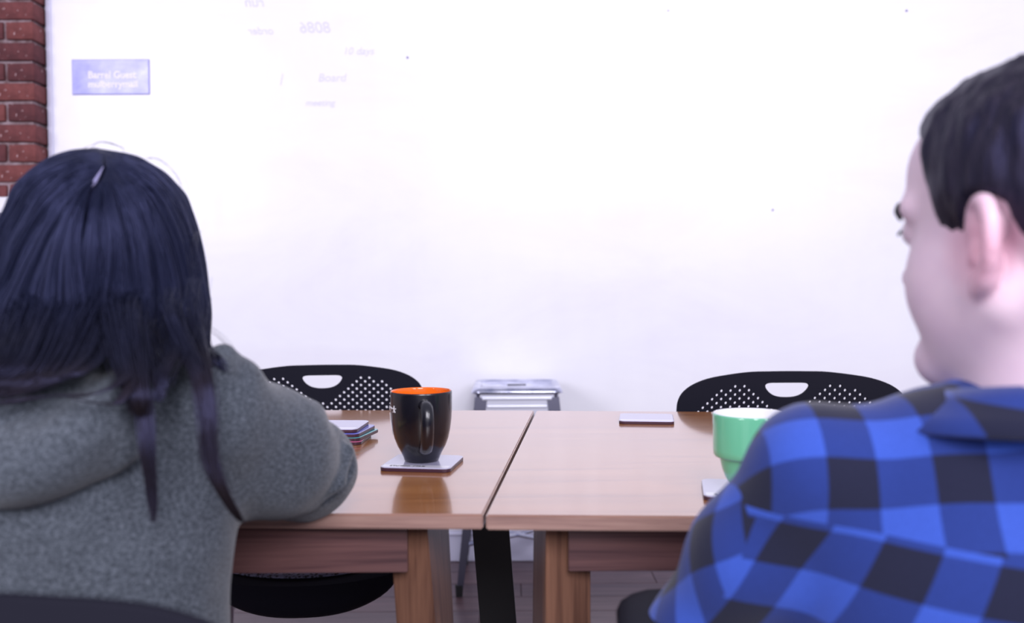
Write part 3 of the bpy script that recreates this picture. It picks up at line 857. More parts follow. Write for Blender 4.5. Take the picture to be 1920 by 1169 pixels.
# ------------------------------------------------------------------ people
def head_prims(f, C, fw, up=(0, 0, 1), sc=1.0, ear=True):
    """Head into field f. C = point between the eyes' level and the ear axis; fw = facing direction."""
    fw = Vector(fw).normalized(); up = Vector(up).normalized(); lf = up.cross(fw).normalized(); up = fw.cross(lf).normalized()
    M = np.array([[fw[i], lf[i], up[i]] for i in range(3)])
    C = Vector(C)

    def q(F, L, U): return tuple(C + (fw * F + lf * L + up * U) * sc)
    r = lambda *a: [v * sc for v in a]
    f.ell(q(-.012, 0, .038), r(.096, .074, .080), M, .02)
    f.ell(q(.030, 0, -.025), r(.060, .060, .083), M, .03)
    f.ell(q(.055, 0, .045), r(.036, .052, .045), M, .02)
    for s in (-1, 1):
        f.cap(q(-.002, s * .051, -.055), q(.068, s * .018, -.101), .019 * sc, .018 * sc, .025)
        f.ell(q(.050, s * .036, -.045), r(.032, .022, .038), M, .02)
        f.cap(q(.083, s * .012, .020), q(.072, s * .046, .018), .010 * sc, .009 * sc, .014)
        f.ell(q(.096, s * .030, .001), r(.016, .016, .011), M, .012, '-')
        f.ell(q(.076, s * .031, .000), r(.013, .015, .0125), M, .004)
        f.ell(q(.094, s * .011, -.040), r(.010, .009, .008), M, .006)
    f.cap(q(.084, 0, .008), q(.101, 0, -.034), .007 * sc, .0095 * sc, .014)
    f.ell(q(.102, 0, -.036), r(.011, .011, .009), M, .008)
    f.ell(q(.088, 0, -.068), r(.011, .024, .0065), M, .006); f.ell(q(.083, 0, -.079), r(.011, .021, .0070), M, .006)
    f.ell(q(.074, 0, -.105), r(.021, .027, .020), M, .015)
    if ear:
        for s in (-1, 1):
            def e(a, b, o=0.0):   # ear plane: a forward, b up, o outwards
                return q(-.004 + a * .86, s * (.071 + o - a * .5), -.018 + b)
            hel = [(.012, .006, .000), (.013, .019, .002), (.004, .030, .005), (-.009, .031, .007), (-.018, .020, .009), (-.019, .004, .009), (-.014, -.012, .007), (-.005, -.024, .004), (.005, -.030, .002), (.009, -.022, .0)]
            hs = spline(hel, 26); pts = [e(*p) for p in hs]
            f.chain(pts, [.0042 * sc + .0016 * sc * math.sin(i / 25 * PI) + (.002 * sc if i > 18 else 0) for i in range(26)], .003)
            f.cap(e(-.004, .016, .001), e(-.004, -.012, .001), .0115 * sc, .009 * sc, .006)
            f.ell(e(.001, .001, .011), r(.012, .013, .017), M, .003, '-'); f.ell(e(.005, .020, .008), r(.009, .006, .009), M, .003, '-')
            f.cap(e(.011, .0, .003), e(.012, -.008, .003), .005 * sc, .005 * sc, .004)
            f.cap(e(-.008, .018, .005), e(-.010, -.010, .006), .0032 * sc, .003 * sc, .003)
    return q


def hand_prims(f, wrist, d, side, up=(0, 0, 1), sc=1.0, thumb=1):
    """wrist point, d direction of the fingers, side = towards the thumb, up = back of the hand."""
    w = Vector(wrist); d = Vector(d).normalized(); up = Vector(up).normalized(); sd = d.cross(up).normalized() * thumb; up = up
    M = np.array([[d[i], sd[i], up[i]] for i in range(3)])
    f.ell(tuple(w + d * .05 * sc), (.052 * sc, .040 * sc, .015 * sc), M, .01)
    for k, (L, off) in enumerate(((.072, .028), (.080, .010), (.075, -.009), (.058, -.027))):
        b = w + (d * .088 + sd * off) * sc; m = b + (d * L * .5 - up * .006) * sc + sd * off * .1; t = m + (d * L * .38 - up * .022) * sc
        f.cap(tuple(b), tuple(m), .0088 * sc, .0078 * sc, .004); f.cap(tuple(m), tuple(t), .0078 * sc, .0065 * sc, .003)
    b = w + (d * .03 + sd * .028) * sc; m = b + (d * .028 + sd * .028 - up * .006) * sc; t = m + (d * .028 + sd * .006 - up * .008) * sc
    f.cap(tuple(b), tuple(m), .012 * sc, .0095 * sc, .008); f.cap(tuple(m), tuple(t), .0095 * sc, .0075 * sc, .003)


def build(f, name, mat, parent, it=2, fold=None, nz=None):
    V, F = f.mesh(); V = laplace(V, F, it, .5)
    if fold: V = folds(V, F, fold)
    if nz:
        N = vnormals(V, F)
        for sc_, amp, seed in nz: V = V + N * vnoise(V, sc_, amp, seed)[:, None]
    me = np_mesh(name, V, F); o = link(name, me, mat, None); o.parent = parent
    o.matrix_parent_inverse = parent.matrix_basis.inverted()
    return o, V, F


def put(o, root): o.parent = root; o.matrix_parent_inverse = root.matrix_basis.inverted(); return o


def legs_and_shoes(root, hips, knee, foot, r, face):
    """seated trousers (one mesh) and two shoes; hips centre, face = forward direction"""
    hips = Vector(hips); fw = Vector(face).normalized(); lf = Vector((-fw.y, fw.x, 0))
    lo = [min(hips.x, hips.x + fw.x * .7) - .35, hips.y - .25, .04]; hi = [max(hips.x, hips.x + fw.x * .7) + .35, hips.y + .8, .72]
    f = Field(lo, hi, .009)
    f.ell(tuple(hips + Vector((0, 0, .03))), (.165, .13, .11), None, .05)
    sh = []
    for s in (-1, 1):
        h_ = hips + lf * s * .09; k_ = hips + lf * s * .11 + fw * knee; k_.z = .455
        a_ = hips + lf * s * .115 + fw * foot; a_.z = .10
        f.cap(tuple(h_), tuple(k_), r, r * .72, .05); f.cap(tuple(k_), tuple(a_), r * .70, r * .52, .02)
        sh.append(a_)
    build(f, 'trousers', M_JEANS, root, 2, None, [((9, 9, 9), .004, 3)])
    for a_ in sh:
        g = Field([a_.x - .17, a_.y - .17, -.005], [a_.x + .17, a_.y + .3, .16], .005)
        g.cap((a_.x, a_.y - .02, .045), tuple(Vector((a_.x, a_.y, .038)) + fw * .14), .042, .036, .03); g.cap((a_.x, a_.y, .05), (a_.x, a_.y, .12), .04, .042, .03)
        g.D = np.maximum(g.D, -(g.lo[2] + g.h * np.arange(g.n[2]) - .001)[None, None, :].astype(np.float32))
        build(g, 'shoe', M_SHOE, root, 1)


# ---- woman in the grey hooded sweater
W = empty('person', (-.43, .80, 0)); tag(W, 'person with long blue-black hair in a grey hooded sweater, one elbow on the table', 'person')
HC = Vector((-.412, .945, 1.008))           # head centre (eye level)
sh_r = Vector((-.291, .895, .862)); sh_l = Vector((-.575, .895, .862))
el_r = Vector((-.233, 1.045, .781)); wr_r = Vector((-.40, 1.20, .765))
el_l = Vector((-.64, 1.06, .781)); wr_l = Vector((-.48, 1.21, .765))
f = Field([-.74, .70, .46], [-.14, 1.42, 1.15], .0045)
f.ell((-.432, .87, .62), (.125, .09, .19), None, .03); f.ell((-.432, .885, .80), (.135, .075, .11), None, .05)
f.cap((-.43, .90, .86), tuple(HC + Vector((0, -.01, -.06))), .058, .047, .03)
for s_, e_, w_ in ((sh_r, el_r, wr_r), (sh_l, el_l, wr_l)):
    f.chain([tuple(s_), tuple(e_), tuple(w_)], [.042, .034, .023], .02)
hand_prims(f, wr_r, (-.9, .45, -.05), None, (0, 0, 1), .92, -1); hand_prims(f, wr_l, (.9, .40, -.05), None, (0, 0, 1), .92, 1)
head_prims(f, HC, (-.05, 1, -.12), sc=.86)
build(f, 'body', M_SKINW, W, 1)

# sweater: torso and arms in one knit
f = Field([-.80, .66, .44], [-.14, 1.30, .97], .005)
f.ell((-.440, .90, .80), (.170, .105, .125), None, .04)
f.ell((-.440, .875, .68), (.168, .110, .20), None, .06)
f.ell((-.436, .855, .54), (.178, .120, .16), None, .06)
f.cap((-.51, .90, .875), (-.36, .90, .875), .058, .058, .05)
f.cap(tuple(at(412, 690, .88)), tuple(at(448, 704, .89)), .014, .014, .03)
f.cap((-.43, .905, .88), (-.43, .915, .925), .072, .062, .03)
for s_, e_, w_ in ((sh_r, el_r, wr_r), (sh_l, el_l, wr_l)):
    m_ = (s_ + e_) / 2 + Vector((.006 if s_ is sh_r else -.006, -.004, -.006))
    f.chain([tuple(s_), tuple(m_), tuple(e_), tuple(w_.lerp(e_, .10))], [.060, .062, .0515, .034], .028)
fl = [([at(612, 815, 1.0), at(585, 850, .97), at(540, 875, .95), at(480, 890, .93)], .010, 0.0143), ([at(640, 850, 1.02), at(620, 900, .99), at(570, 935, .98)], .008, 0.0167),
      ([at(606, 812, 1.0), at(608, 850, .98), at(595, 895, .97), at(560, 920, .97)], .006, -0.0143),
      ([at(580, 780, .98), at(560, 815, .94), at(510, 840, .92), at(450, 850, .90)], .012, 0.0119), ([at(575, 800, .98), at(530, 850, .92), at(470, 870, .90)], .007, -0.0119),
      ([at(655, 870, 1.03), at(648, 915, 1.0), at(615, 945, .99)], .005, -0.0119),
      ([at(420, 662, .86), at(395, 690, .83), at(385, 760, .81)], .010, -0.0143), ([at(418, 675, .88), at(412, 690, .85)], .012, 0.0143),
      ([at(430, 950, .83), at(400, 1020, .79), at(380, 1169, .78)], .010, -0.0167), ([at(415, 960, .83), at(425, 1060, .79), at(428, 1169, .78)], .009, 0.0119),
      ([at(395, 940, .80), at(400, 1060, .76), at(390, 1169, .75)], .012, 0.0143), ([at(360, 800, .79), at(380, 900, .78), at(410, 945, .80)], .012, -0.0119),
      ([at(300, 700, .82), at(280, 800, .79), at(265, 900, .78)], .014, -0.0071), ([at(150, 1000, .76), at(220, 1080, .75), at(300, 1169, .75)], .02, 0.0071)]
swt, V_, F_ = build(f, 'sweater', M_FLEECE, W, 2, fl, [((14, 14, 10), .0045, 1), ((45, 45, 30), .0012, 5)])

# hood lying on the back
f = Field([-.66, .66, .72], [-.26, .98, .98], .004)
tiltx = R(28); Mh = np.array(Matrix.Rotation(R(-14), 3, 'X') @ Matrix.Rotation(R(10), 3, 'Y'))
hc = at(45, 800, .80)
f.ell((hc.x, .803, hc.z + .004), (.108, .036, .054), Mh, .02)
rim = [at(236, 752, .815), at(205, 790, .80), at(165, 832, .788), at(120, 868, .782), at(75, 892, .780), at(30, 900, .780), at(-15, 892, .782), at(-70, 860, .79), at(-120, 810, .80), at(-150, 760, .815)]
rs = spline(rim, 24); f.chain([tuple(p + Vector((0, -.002, .010))) for p in rs], [.010 + .012 * math.sin(i / 23 * PI) for i in range(24)], .022)
top = [at(238, 735, .84), at(180, 712, .825), at(100, 722, .815), at(30, 745, .81), at(-60, 740, .82), at(-140, 745, .84)]
f.chain([tuple(p + Vector((0, .012, -.006))) for p in spline(top, 16)], [.016] * 16, .02)
fl = [([at(2, 795, .77), at(50, 770, .775), at(95, 762, .785)], .005, -.008), ([at(90, 800, .77), at(72, 850, .77), at(30, 872, .775)], .008, -.004), ([at(160, 760, .80), at(120, 800, .78), at(110, 850, .775)], .012, .003)]
build(f, 'hood', M_FLEECE, W, 2, fl, [((20, 20, 20), .003, 9)])
legs_and_shoes(W, (-.435, .80, .50), .40, .43, .078, (0, 1, 0))

# hair: a mass underneath and thousands of strands over it
HX, HY = -.412, .945
ZT = [1.127, 1.1245, 1.118, 1.104, 1.085, 1.061, 1.039, 1.020, .98, .9475, .917, .88]
WT = [0, .022, .038, .058, .0745, .0855, .0925, .0955, .0955, .096, .093, .088]


PART = R(15)


def hair_r(z): return np.interp(-np.array(z), [-v for v in ZT], WT)


def strand(q, side, ph, jit, length, curl):
    """q 0..1 along the parting from crown to front; side -1/1; ph azimuth at the equator; returns list of points."""
    e0 = R(32 + 84 * q); az = (R(19 + 10 * min(1, q * 4)) + (.05 if ph > PART else -.05) * max(0, 1 - q * 2.2)) * min(1, max(0, (.75 - q) / .35))
    r0 = np.array([math.sin(az) * math.cos(e0), -math.cos(az) * math.cos(e0), math.sin(e0)])
    e1 = R(-4)
    r1 = np.array([math.sin(ph) * math.cos(e1), -math.cos(ph) * math.cos(e1), math.sin(e1)])
    om = math.acos(max(-1, min(1, float(r0 @ r1))))
    pts = []; n = 9
    for i in range(n):
        t = i / n; v = (math.sin((1 - t) * om) * r0 + math.sin(t * om) * r1) / math.sin(om)
        z = 1.022 + v[2] * .104
        hr = math.hypot(v[0], v[1]) + 1e-6
        if z > 1.075: z -= .0055 * min(1, max(0, (HX * 0 + v[0] * .1 - .012) / .010)) * min(1, (z - 1.075) / .02)
        rr = float(hair_r(z)) + jit * min(1, t * 3)
        pts.append((HX + v[0] / hr * rr, HY + v[1] / hr * rr * 1.16, z))
    z = 1.022 + r1[2] * .104; zend = length; m = 12
    left = min(1, max(0, (8 - math.degrees(ph)) / 60)) if math.cos(ph) > -.4 else 0
    right = max(0.0, math.sin(ph))
    for i in range(1, m + 1):
        t = i / m; zz = z + (zend - z) * t; rr = float(hair_r(max(zz, .9))) + jit
        drop = z - zz
        sway = -drop * (.05 + 1.10 * left) * (drop / .12) ** .35 + right * drop * .10 + curl * math.sin(t * 3.2) * .012
        x = HX + math.sin(ph) * rr + sway; yy = HY - math.cos(ph) * rr * 1.16 - .012 * t * t * max(0, math.cos(ph)) * (1 if zz > .9 else .6)
        if zz < .93: yy -= (.93 - zz) * .25 * max(0, math.cos(ph))
        pts.append((x, yy, zz))
    A = np.array(pts)
    for _ in range(5): A[6:-1] += .5 * ((A[5:-2] + A[7:]) / 2 - A[6:-1])
    return [tuple(p) for p in A]


def cn(a, k): return noise.noise(Vector((a * k, 3.3, 7.7)))


# underlying mass
nph = 96; grid = []
for i in range(nph):
    ph = -PI * .67 + 2 * PI * .67 * i / (nph - 1)
    q = min(1, abs(ph - PART) / 2.6); s_ = strand(q, 1, ph, -.007 + .003 * cn(ph, 3), .928 + .012 * cn(ph, 5), 0)
    grid.append(s_)
G = np.array(grid); nV = G.shape[1]; V = G.reshape(-1, 3); F = []
for i in range(nph - 1):
    for j in range(nV - 1): F.append((i * nV + j, i * nV + j + 1, (i + 1) * nV + j + 1, (i + 1) * nV + j))
me = np_mesh('hair', V, np.array(F)); hm = put(link('hair', me, M_HAIRWS), W); sd = hm.modifiers.new('t', 'SOLIDIFY'); sd.thickness = .008; sd.offset = -1

curves = []
for i in range(9500):
    ph = random.triangular(-2.15, 2.15, 0) if random.random() < .75 else random.uniform(-2.15, 2.15)
    cl = round(ph * 16) / 16 + .02 * random.gauss(0, 1)
    q = min(1, max(0, abs(ph - PART) / 2.4 + random.gauss(0, .04)))
    jit = .0060 * cn(cl, 9) + .0050 * cn(cl + 3, 26) + random.gauss(0, .0013) - .0015
    ln = .900 + .030 * cn(cl + 5, 6) + random.gauss(0, .010)
    if random.random() < .25: ln -= random.uniform(0, .045)
    ph2 = ph + .10 * cn(cl, 7)
    curves.append((strand(q, 1, ph2, jit, ln, cn(cl, 11) * 1.6), random.uniform(.00032, .00058)))


def lock(path, n, spread, start=1.0, rad=(.0003, .0006), tip=.3):
    base = spline([tuple(p) for p in path], 20)
    for _ in range(n):
        a = random.gauss(0, 1); b = random.gauss(0, 1); ph = random.uniform(0, 6.28); c = random.uniform(.8, 1); t0 = random.uniform(.06, .48)
        pts = []
        for i, p in enumerate(base[:max(8, int(20 * c))]):
            t = i / 19; s = spread * (1 - (1 - tip) * t) ; w = .0012 * math.sin(t * 7 + ph)
            pts.append((p.x + a * s + w, p.y + b * s * .35 - .002 + start * .03 * max(0, 1 - t / t0) ** 2, p.z + .25 * a * s * math.sin(t * 5)))
        if start and rad[0] > .0002: pts = pts[random.randint(0, 6):]
        curves.append((pts, random.uniform(*rad)))


# long locks over the shoulders and back (the ones that stand out in the photograph)
lock([at(345, 520, .86), at(362, 620, .84), at(383, 700, .80), at(392, 780, .785), at(396, 860, .78), at(418, 920, .78), at(445, 965, .79), at(462, 985, .80)], 260, .0048, tip=.25)
lock([at(300, 540, .845), at(340, 640, .82), at(372, 700, .80), at(388, 770, .785), at(398, 850, .78)], 160, .0045)
lock([at(240, 560, .84), at(255, 680, .79), at(272, 760, .775), at(278, 840, .765), at(285, 920, .765), at(290, 1000, .762)], 130, .0042, tip=.3)
lock([at(215, 540, .84), at(232, 640, .80), at(252, 730, .768), at(262, 790, .768)], 300, .0090, tip=.3)
lock([at(262, 600, .83), at(238, 700, .775), at(180, 738, .752), at(100, 742, .748), at(30, 752, .748), at(-20, 762, .75)], 110, .0030, tip=.6)
lock([at(270, 600, .83), at(250, 700, .775), at(228, 752, .755), at(190, 756, .752), at(120, 744, .748)], 60, .002, tip=.5)
lock([at(150, 520, .845), at(118, 620, .81), at(80, 690, .775), at(30, 724, .757), at(-40, 752, .755)], 340, .009, tip=.6)
lock([at(80, 520, .85), at(50, 610, .815), at(15, 680, .775), at(-50, 720, .76)], 420, .013, tip=.8)
lock([at(190, 560, .845), at(165, 650, .80), at(115, 705, .762), at(50, 730, .753), at(-20, 748, .75)], 170, .0050, tip=.5)
lock([at(205, 580, .84), at(195, 655, .80), at(160, 695, .765), at(105, 712, .755)], 80, .0035, tip=.4)
lock([at(110, 560, .845), at(98, 650, .80), at(92, 700, .765), at(70, 722, .757)], 90, .0035, tip=.4)
lock([at(320, 560, .86), at(325, 650, .82), at(305, 700, .79), at(298, 760, .778)], 150, .006, tip=.35)
lock([at(255, 590, .84), at(288, 680, .80), at(300, 720, .785), at(296, 760, .778)], 90, .004, tip=.3)
lock([at(352, 560, .88), at(375, 650, .86), at(400, 672, .85), at(425, 700, .85)], 60, .005, tip=.5)
# the pale parting at the crown
pt = []
for k in range(7):
    q_ = .02 + k / 6 * .20; e_ = R(32 + 84 * q_); a_ = R(19 + 10 * min(1, q_ * 4)); z_ = 1.022 + math.sin(e_) * .104; r_ = float(hair_r(z_)) - .0005
    pt.append((HX + math.sin(a_) * r_, HY - math.cos(a_) * r_ * 1.16, z_))
b = bmesh.new(); tube(b, spline(pt, 14), [.0003, .0010, .0016, .0021, .0020, .0018, .0016, .0014, .0012, .0010, .0008, .0007, .0006, .0004], 8); prt = bm_obj('scalp_parting', b, M_SCALP, None, True); put(prt, W)
# fly-aways
for pth, n, sp in (([at(362, 600, .9), at(400, 622, .89), at(430, 650, .88), at(445, 690, .87)], 7, .003), ([at(366, 628, .9), at(392, 650, .89), at(412, 672, .88)], 7, .003),
                   ([at(355, 430, .93), at(366, 480, .92), at(362, 540, .90), at(358, 590, .89)], 26, .0016), ([at(150, 285, .94), at(190, 266, .94), at(232, 276, .94), at(240, 292, .94)], 7, .002),
                   ([at(260, 292, .94), at(300, 300, .94), at(335, 330, .94), at(355, 380, .93)], 6, .003), ([at(100, 300, .93), at(60, 330, .93), at(30, 370, .93)], 5, .002),
                   ([at(265, 690, .79), at(275, 740, .78), at(290, 790, .77)], 6, .004)):
    lock(pth, n, sp, rad=(.00007, .00013), tip=1.0)
hc_ = bpy.data.hair_curves.new('hair_strands'); hc_.add_curves([len(c[0]) for c in curves])
P = np.array([p for c in curves for p in c[0]], np.float32); hc_.position_data.foreach_set('vector', P.ravel())
rad = np.concatenate([np.full(len(c[0]), c[1]) * np.concatenate([np.ones(len(c[0]) - 3), [.8, .5, .15]]) * np.minimum(1, .3 + .35 * np.arange(len(c[0]))) for c in curves]).astype(np.float32)
ra = hc_.attributes.get('radius') or hc_.attributes.new('radius', 'FLOAT', 'POINT'); ra.data.foreach_set('value', rad)
hc_.materials.append(M_HAIRW)
ho = bpy.data.objects.new('hair_strands', hc_); COL.objects.link(ho); ho.parent = hm; ho['kind'] = 'stuff'
ho.matrix_parent_inverse = (W.matrix_basis @ hm.matrix_parent_inverse).inverted() if False else Matrix.Identity(4)

# ---- man in the blue plaid shirt
P0 = empty('person', (.40, .70, 0)); tag(P0, 'person with short dark hair in a blue plaid shirt, back turned, looking to the side', 'person')
HM = Vector((.393, .70, 1.031)); FWD = Vector((-.505, .862, -.03))
shl = Vector((.240, .735, .838)); shr = Vector((.585, .70, .838)); ell_ = Vector((.166, .80, .680)); wrl = Vector((.335, 1.055, .760))
elr = Vector((.66, .80, .680)); wrr = Vector((.52, 1.06, .760))
f = Field([.06, .50, .46], [.76, 1.26, 1.17], .0034)
f.ell((.402, .72, .62), (.14, .09, .19), None, .03); f.ell((.402, .73, .79), (.15, .075, .10), None, .05)
f.cap((.405, .705, .86), (.398, .690, .985), .062, .052, .03)
for s_, e_, w_ in ((shl, ell_, wrl), (shr, elr, wrr)): f.chain([tuple(s_), tuple(e_), tuple(w_)], [.042, .036, .026], .02)
hand_prims(f, wrl, (.75, .62, -.03), None, (0, 0, 1), 1.0, -1); hand_prims(f, wrr, (-.75, .62, -.03), None, (0, 0, 1), 1.0, 1)
qm = head_prims(f, HM, FWD)
build(f, 'body', M_SKIN, P0, 1)
for s_ in (-1, 1):
    c = Vector(qm(.0785, s_ * .031, .000)); b = bmesh.new(); bmesh.ops.create_uvsphere(b, u_segments=24, v_segments=16, radius=.0125, matrix=Matrix.Translation(c)); e_ = put(bm_obj('eye', b, M_EYE, None, True), P0)
    b = bmesh.new(); bmesh.ops.create_uvsphere(b, u_segments=16, v_segments=10, radius=.0055, matrix=Matrix.Translation(c + FWD.normalized() * .0078)); ir = bm_obj('iris', b, M_IRIS, None, True); ir.parent = e_
    lf = Vector((0, 0, 1)).cross(FWD).normalized()
    b = bmesh.new(); tube(b, spline([qm(.095, s_ * .012, .020), qm(.0945, s_ * .026, .023), qm(.089, s_ * .040, .018), qm(.080, s_ * .050, .009)], 12), [.0015, .003, .0038, .0040, .0040, .004, .0039, .0037, .0034, .003, .0022, .001], 8); put(bm_obj('eyebrow', b, M_BROW, None, True), P0)
    b = bmesh.new(); tube(b, spline([qm(.0905, s_ * .020, .0015), qm(.092, s_ * .031, .003), qm(.086, s_ * .045, -.002)], 8), .0012, 6); put(bm_obj('eyelashes', b, M_BROW, None, True), P0)

# man's hair: offset of the skull, cut along the hairline
f = Field([.24, .56, .90], [.56, .86, 1.18], .0034)
fw = FWD.normalized(); up = Vector((0, 0, 1)); lf = up.cross(fw).normalized(); up = fw.cross(lf).normalized()
Mm = np.array([[fw[i], lf[i], up[i]] for i in range(3)])
f.ell(qm(-.013, 0, .038), (.1035, .0815, .0885), Mm, .02); f.ell(qm(.038, 0, .064), (.045, .054, .048), Mm, .02); f.ell(qm(-.055, 0, -.030), (.053, .060, .070), Mm, .03)
g = [f.lo[k] + f.h * np.arange(f.n[k]) for k in range(3)]; X, Y, Z = np.meshgrid(*g, indexing='ij')
rel = np.stack([X - HM.x, Y - HM.y, Z - HM.z], -1); Fc = rel @ np.array(fw); Lc = rel @ np.array(lf); Uc = rel @ np.array(up)
poly = [(.090, .088), (.062, .068), (.052, .048), (.045, .020), (.041, -.003), (.032, -.013), (.010, -.012), (.008, .012), (-.004, .020), (-.020, .012), (-.026, -.010), (-.040, -.040), (-.062, -.078), (-.14, -.088), (-.16, .17), (.13, .17)]
pp = np.array(poly); ins = np.zeros(Fc.shape, bool); dd = np.full(Fc.shape, 9.0)
for a_, b_ in zip(pp, np.roll(pp, -1, 0)):
    c_ = ((a_[1] > Uc) != (b_[1] > Uc)); xi = (b_[0] - a_[0]) * (Uc - a_[1]) / ((b_[1] - a_[1]) or 1e-9) + a_[0]; ins ^= c_ & (Fc < xi)
    ab = b_ - a_; t_ = np.clip(((Fc - a_[0]) * ab[0] + (Uc - a_[1]) * ab[1]) / (ab @ ab), 0, 1); dd = np.minimum(dd, np.hypot(Fc - a_[0] - t_ * ab[0], Uc - a_[1] - t_ * ab[1]))
pd = np.where(ins, -dd, dd); k_ = .008; hh = np.clip(k_ - np.abs(f.D - pd), 0, None) / k_; f.D = (np.maximum(f.D, pd) + hh * hh * k_ * .25).astype(np.float32)
build(f, 'hair', M_HAIRM, P0, 1, None, [((60, 60, 22), .0035, 2), ((150, 150, 40), .0015, 4)])
# short strands along the hair surface


# shirt: one garment, cut along its seams into body, yoke and sleeves
f = Field([-.02, .50, .44], [.80, 1.12, .97], .0046)
f.ell((.405, .735, .765), (.176, .105, .118), None, .05)
f.ell((.405, .705, .66), (.180, .105, .17), None, .06)
f.ell((.405, .69, .54), (.183, .115, .13), None, .06)
f.cap((.245, .735, .842), (.56, .725, .842), .047, .047, .05)
f.cap((.34, .72, .852), (.46, .715, .855), .046, .046, .05); f.cap((.404, .704, .845), (.402, .702, .878), .070, .066, .02)
TORSO = f.D.copy()
for s_, e_, w_, flp in ((shl, ell_, wrl, 1), (shr, elr, wrr, -1)):
    m_ = (s_ + e_) / 2 + Vector((-flp * .004, 0, 0))
    f.chain([tuple(s_), tuple(m_), tuple(e_), tuple(w_.lerp(e_, .12))], [.045, .047, .045, .034], .035)
fl = [([at(1450, 800, .68), at(1452, 900, .65), at(1492, 1020, .64)], .006, -.005), ([at(1465, 985, .645), at(1500, 1035, .64)], .008, .007), ([at(1455, 960, .65), at(1475, 1010, .64)], .005, .004),
      ([at(1500, 1028, .63), at(1600, 1026, .62), at(1750, 1036, .615), at(1900, 1066, .615)], .005, -.004), ([at(1755, 1045, .61), at(1850, 1066, .61)], .006, .006),
      ([at(1470, 1040, .65), at(1450, 1169, .65)], .014, -.012),
      ([at(1400, 880, .70), at(1385, 950, .69), at(1375, 1030, .69)], .012, .004), ([at(1430, 1000, .67), at(1395, 1080, .68), at(1350, 1150, .70)], .012, -.006), ([at(1440, 980, .66), at(1430, 1060, .66), at(1405, 1169, .67)], .010, .006),
      ([at(1560, 1120, .62), at(1530, 1169, .62)], .012, .005), ([at(1700, 1130, .61), at(1660, 1169, .61)], .012, -.004)]
V, F = f.mesh(); V = laplace(V, F, 2, .5); V = folds(V, F, fl); N = vnormals(V, F); V = V + N * vnoise(V, (9, 9, 7), .004, 2)[:, None]
bs = bmesh.new(); me = np_mesh('tmp', V, F); bs.from_mesh(me); bpy.data.meshes.remove(me)
seam_p = at(1600, 1025, .625); seam_n = Vector((.10, 0, 1)).normalized()
arm_p = at(1448, 860, .655); arm_n = Vector((1, .10, .10)).normalized(); arm_p2 = Vector((.61, .66, .84)); arm_n2 = Vector((-1, .10, .10)).normalized()
arm_lp = at(1490, 1022, .64); arm_ln = Vector((1, .10, -.33)).normalized(); arm_rp = Vector((.60, .64, .79)); arm_rn = Vector((-1, .10, -.33)).normalized(); z_low = arm_lp.z
for p_, n_ in ((arm_lp, arm_ln), (arm_rp, arm_rn), (Vector((0, 0, z_low)), Vector((0, 0, 1))), (seam_p, seam_n), (arm_p, arm_n), (arm_p2, arm_n2)):
    bmesh.ops.bisect_plane(bs, geom=bs.verts[:] + bs.edges[:] + bs.faces[:], dist=1e-5, plane_co=p_, plane_no=n_)
bmesh.ops.triangulate(bs, faces=[q for q in bs.faces if len(q.verts) > 4])
bs.faces.ensure_lookup_table(); bs.verts.ensure_lookup_table(); bs.normal_update()


def tsample(c):
    i_ = tuple(np.clip(((np.array(c) - f.lo) / f.h).round().astype(int), 0, f.n - 1)); return TORSO[i_]


groups = {'body': [], 'yoke': [], 'sl': [], 'sr': []}
for q in bs.faces:
    c = q.calc_center_median()
    armL = (c - arm_p).dot(arm_n) < 0; armR = (c - arm_p2).dot(arm_n2) < 0
    out = tsample(c)
    if c.x < .40 and (armL if c.z > z_low else ((c - arm_lp).dot(arm_ln) < 0 and out > -.004)): groups['sl'].append(q)
    elif c.x >= .40 and (armR if c.z > z_low else ((c - arm_rp).dot(arm_rn) < 0 and out > -.004)): groups['sr'].append(q)
    elif (c - seam_p).dot(seam_n) > 0: groups['yoke'].append(q)
    else: groups['body'].append(q)


def project(Vn):
    """pixel position of points, only to read where the surface lies under a photo pixel"""
    Mi = np.array(CAM_M.inverted()); Q = Vn @ Mi[:3, :3].T + Mi[:3, 3]
    return 960 + F_PX * Q[:, 0] / -Q[:, 2], 584.5 - F_PX * Q[:, 1] / -Q[:, 2], -Q[:, 2]


VA = np.array([v.co[:] for v in bs.verts]); PXA, PYA, DA = project(VA)


def surf(px, py):
    m = (np.abs(PXA - px) < 9) & (np.abs(PYA - py) < 9); k = np.where(m)[0]
    if len(k) == 0: return Vector(at(px, py, .65))
    return Vector(VA[k[np.argmin(DA[k])]])


def add_plaid(me, uv):
    a = me.attributes.new('plaid', 'FLOAT_VECTOR', 'POINT'); a.data.foreach_set('vector', np.concatenate([uv, np.zeros((len(uv), 1))], 1).astype(np.float32).ravel())


CKX, CKZ = .0352, .0335
yc = surf(1598, 905)


def uv_yoke(V):
    arc = (V[:, 2] - yc.z) * .80 + (V[:, 1] - yc.y) * .60 + (V[:, 0] - yc.x) * .10
    return np.stack([(V[:, 0] - yc.x) / (2 * CKX) + .5, arc / (2 * CKZ) + .5], 1)


bc = surf(1690, 1070)


def uv_body(V):
    s = bc.z - V[:, 2] - (V[:, 0] - bc.x) * .10
    return np.stack([(V[:, 0] + .47 * s - bc.x) / (2 * .0325) + .5, -s / (2 * .0350) + .5], 1)


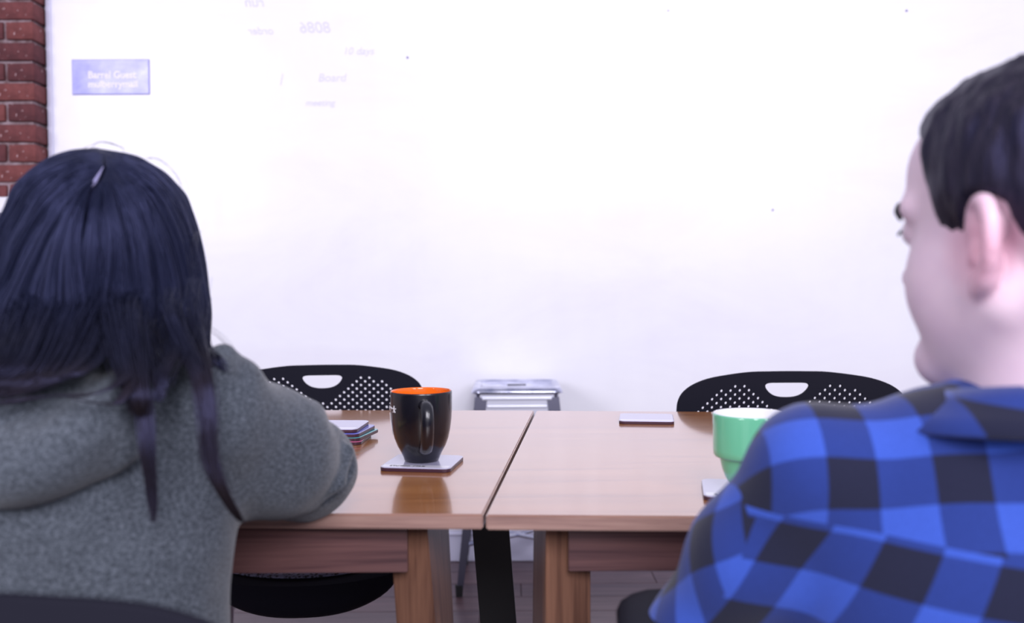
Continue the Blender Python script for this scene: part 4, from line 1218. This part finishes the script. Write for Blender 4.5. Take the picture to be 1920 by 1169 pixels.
def uv_sleeve(s_, e_, flp):
    s0 = np.array(s_); ax = np.array(e_) - s0; ax /= np.linalg.norm(ax)
    xa = np.cross(ax, [0, 1, 0]); xa /= np.linalg.norm(xa); xa *= np.sign(-xa[0]) * flp; ya = np.cross(ax, xa); ya *= np.sign(-ya[1])

    def tp(V):
        t = (V - s0) @ ax; rel = V - s0 - t[:, None] * ax; return t, np.arctan2(rel @ xa, rel @ ya) * .048
    c0 = surf(1412, 967) if flp > 0 else Vector((.62, .68, .78)); t0, p0 = tp(np.array([c0[:]]))

    def uv(V):
        t, p = tp(V); t = t - t0; p = p - p0
        return np.stack([(27 * t + 25 * p) / 2 + .5, (12 * t - 25 * p) / 2 + .5], 1)
    return uv


def piece(name, faces, uv, parent):
    idx = {}; vs = []; fs = []
    for q in faces:
        r_ = []
        for v in q.verts:
            if v.index not in idx: idx[v.index] = len(vs); vs.append(v.co[:])
            r_.append(idx[v.index])
        fs.append(r_)
    me = bpy.data.meshes.new(name); me.from_pydata(vs, [], fs); me.update()
    me.polygons.foreach_set('use_smooth', [True] * len(fs)); add_plaid(me, uv(np.array(vs)))
    return link(name, me, M_PLAID, parent)


shirt = piece('shirt', groups['body'], uv_body, None); put(shirt, P0)
piece('yoke', groups['yoke'], uv_yoke, shirt)
piece('sleeve', groups['sl'], uv_sleeve(shl, ell_, 1), shirt); piece('sleeve', groups['sr'], uv_sleeve(shr, elr, -1), shirt)
bs.free()


def put2(o): o.matrix_parent_inverse = Matrix.Identity(4); return o


# collar: a stand and a folded leaf round the neck
b = bmesh.new(); rows = []
CC = Vector((.402, .708, 0)); nseg = 40
prof = [(.058, .895, .004), (.061, .908, .002), (.065, .911, .0), (.071, .906, -.002), (.083, .894, -.006), (.097, .882, -.012)]
for r_, z_, dy in prof:
    row = []
    for i in range(nseg + 1):
        a_ = R(-60 - 240 * 0) + 0
        th = R(150) - R(300) * i / nseg          # 0 = straight back (-y)
        k_ = 1 + .10 * math.cos(th)
        zz = z_ + (.004 if r_ < .07 else 0) - .010 * (1 - math.cos(th)) * (1 if r_ < .08 else .6)
        row.append(b.verts.new((CC.x + math.sin(th) * r_ * 1.12, CC.y - math.cos(th) * r_ * .92 + dy * 0, zz)))
    rows.append(row)
for a_, c_ in zip(rows, rows[1:]):
    for i in range(nseg): b.faces.new((a_[i], a_[i + 1], c_[i + 1], c_[i]))
me = bpy.data.meshes.new('collar'); b.to_mesh(me); b.free()
Vc = np.array([v.co[:] for v in me.vertices]); add_plaid(me, np.stack([(Vc[:, 0] - at(1700, 760, .65).x) / (2 * CKX) + .5, (Vc[:, 2] - .885) / (2 * CKZ) + .5 + (Vc[:, 0] - .33) * 2.0], 1))
co = put2(link('collar', me, M_PLAID, shirt, True)); sd = co.modifiers.new('t', 'SOLIDIFY'); sd.thickness = .003; sd.offset = 0
legs_and_shoes(P0, (.405, .66, .52), .42, .45, .082, (0, 1, 0))
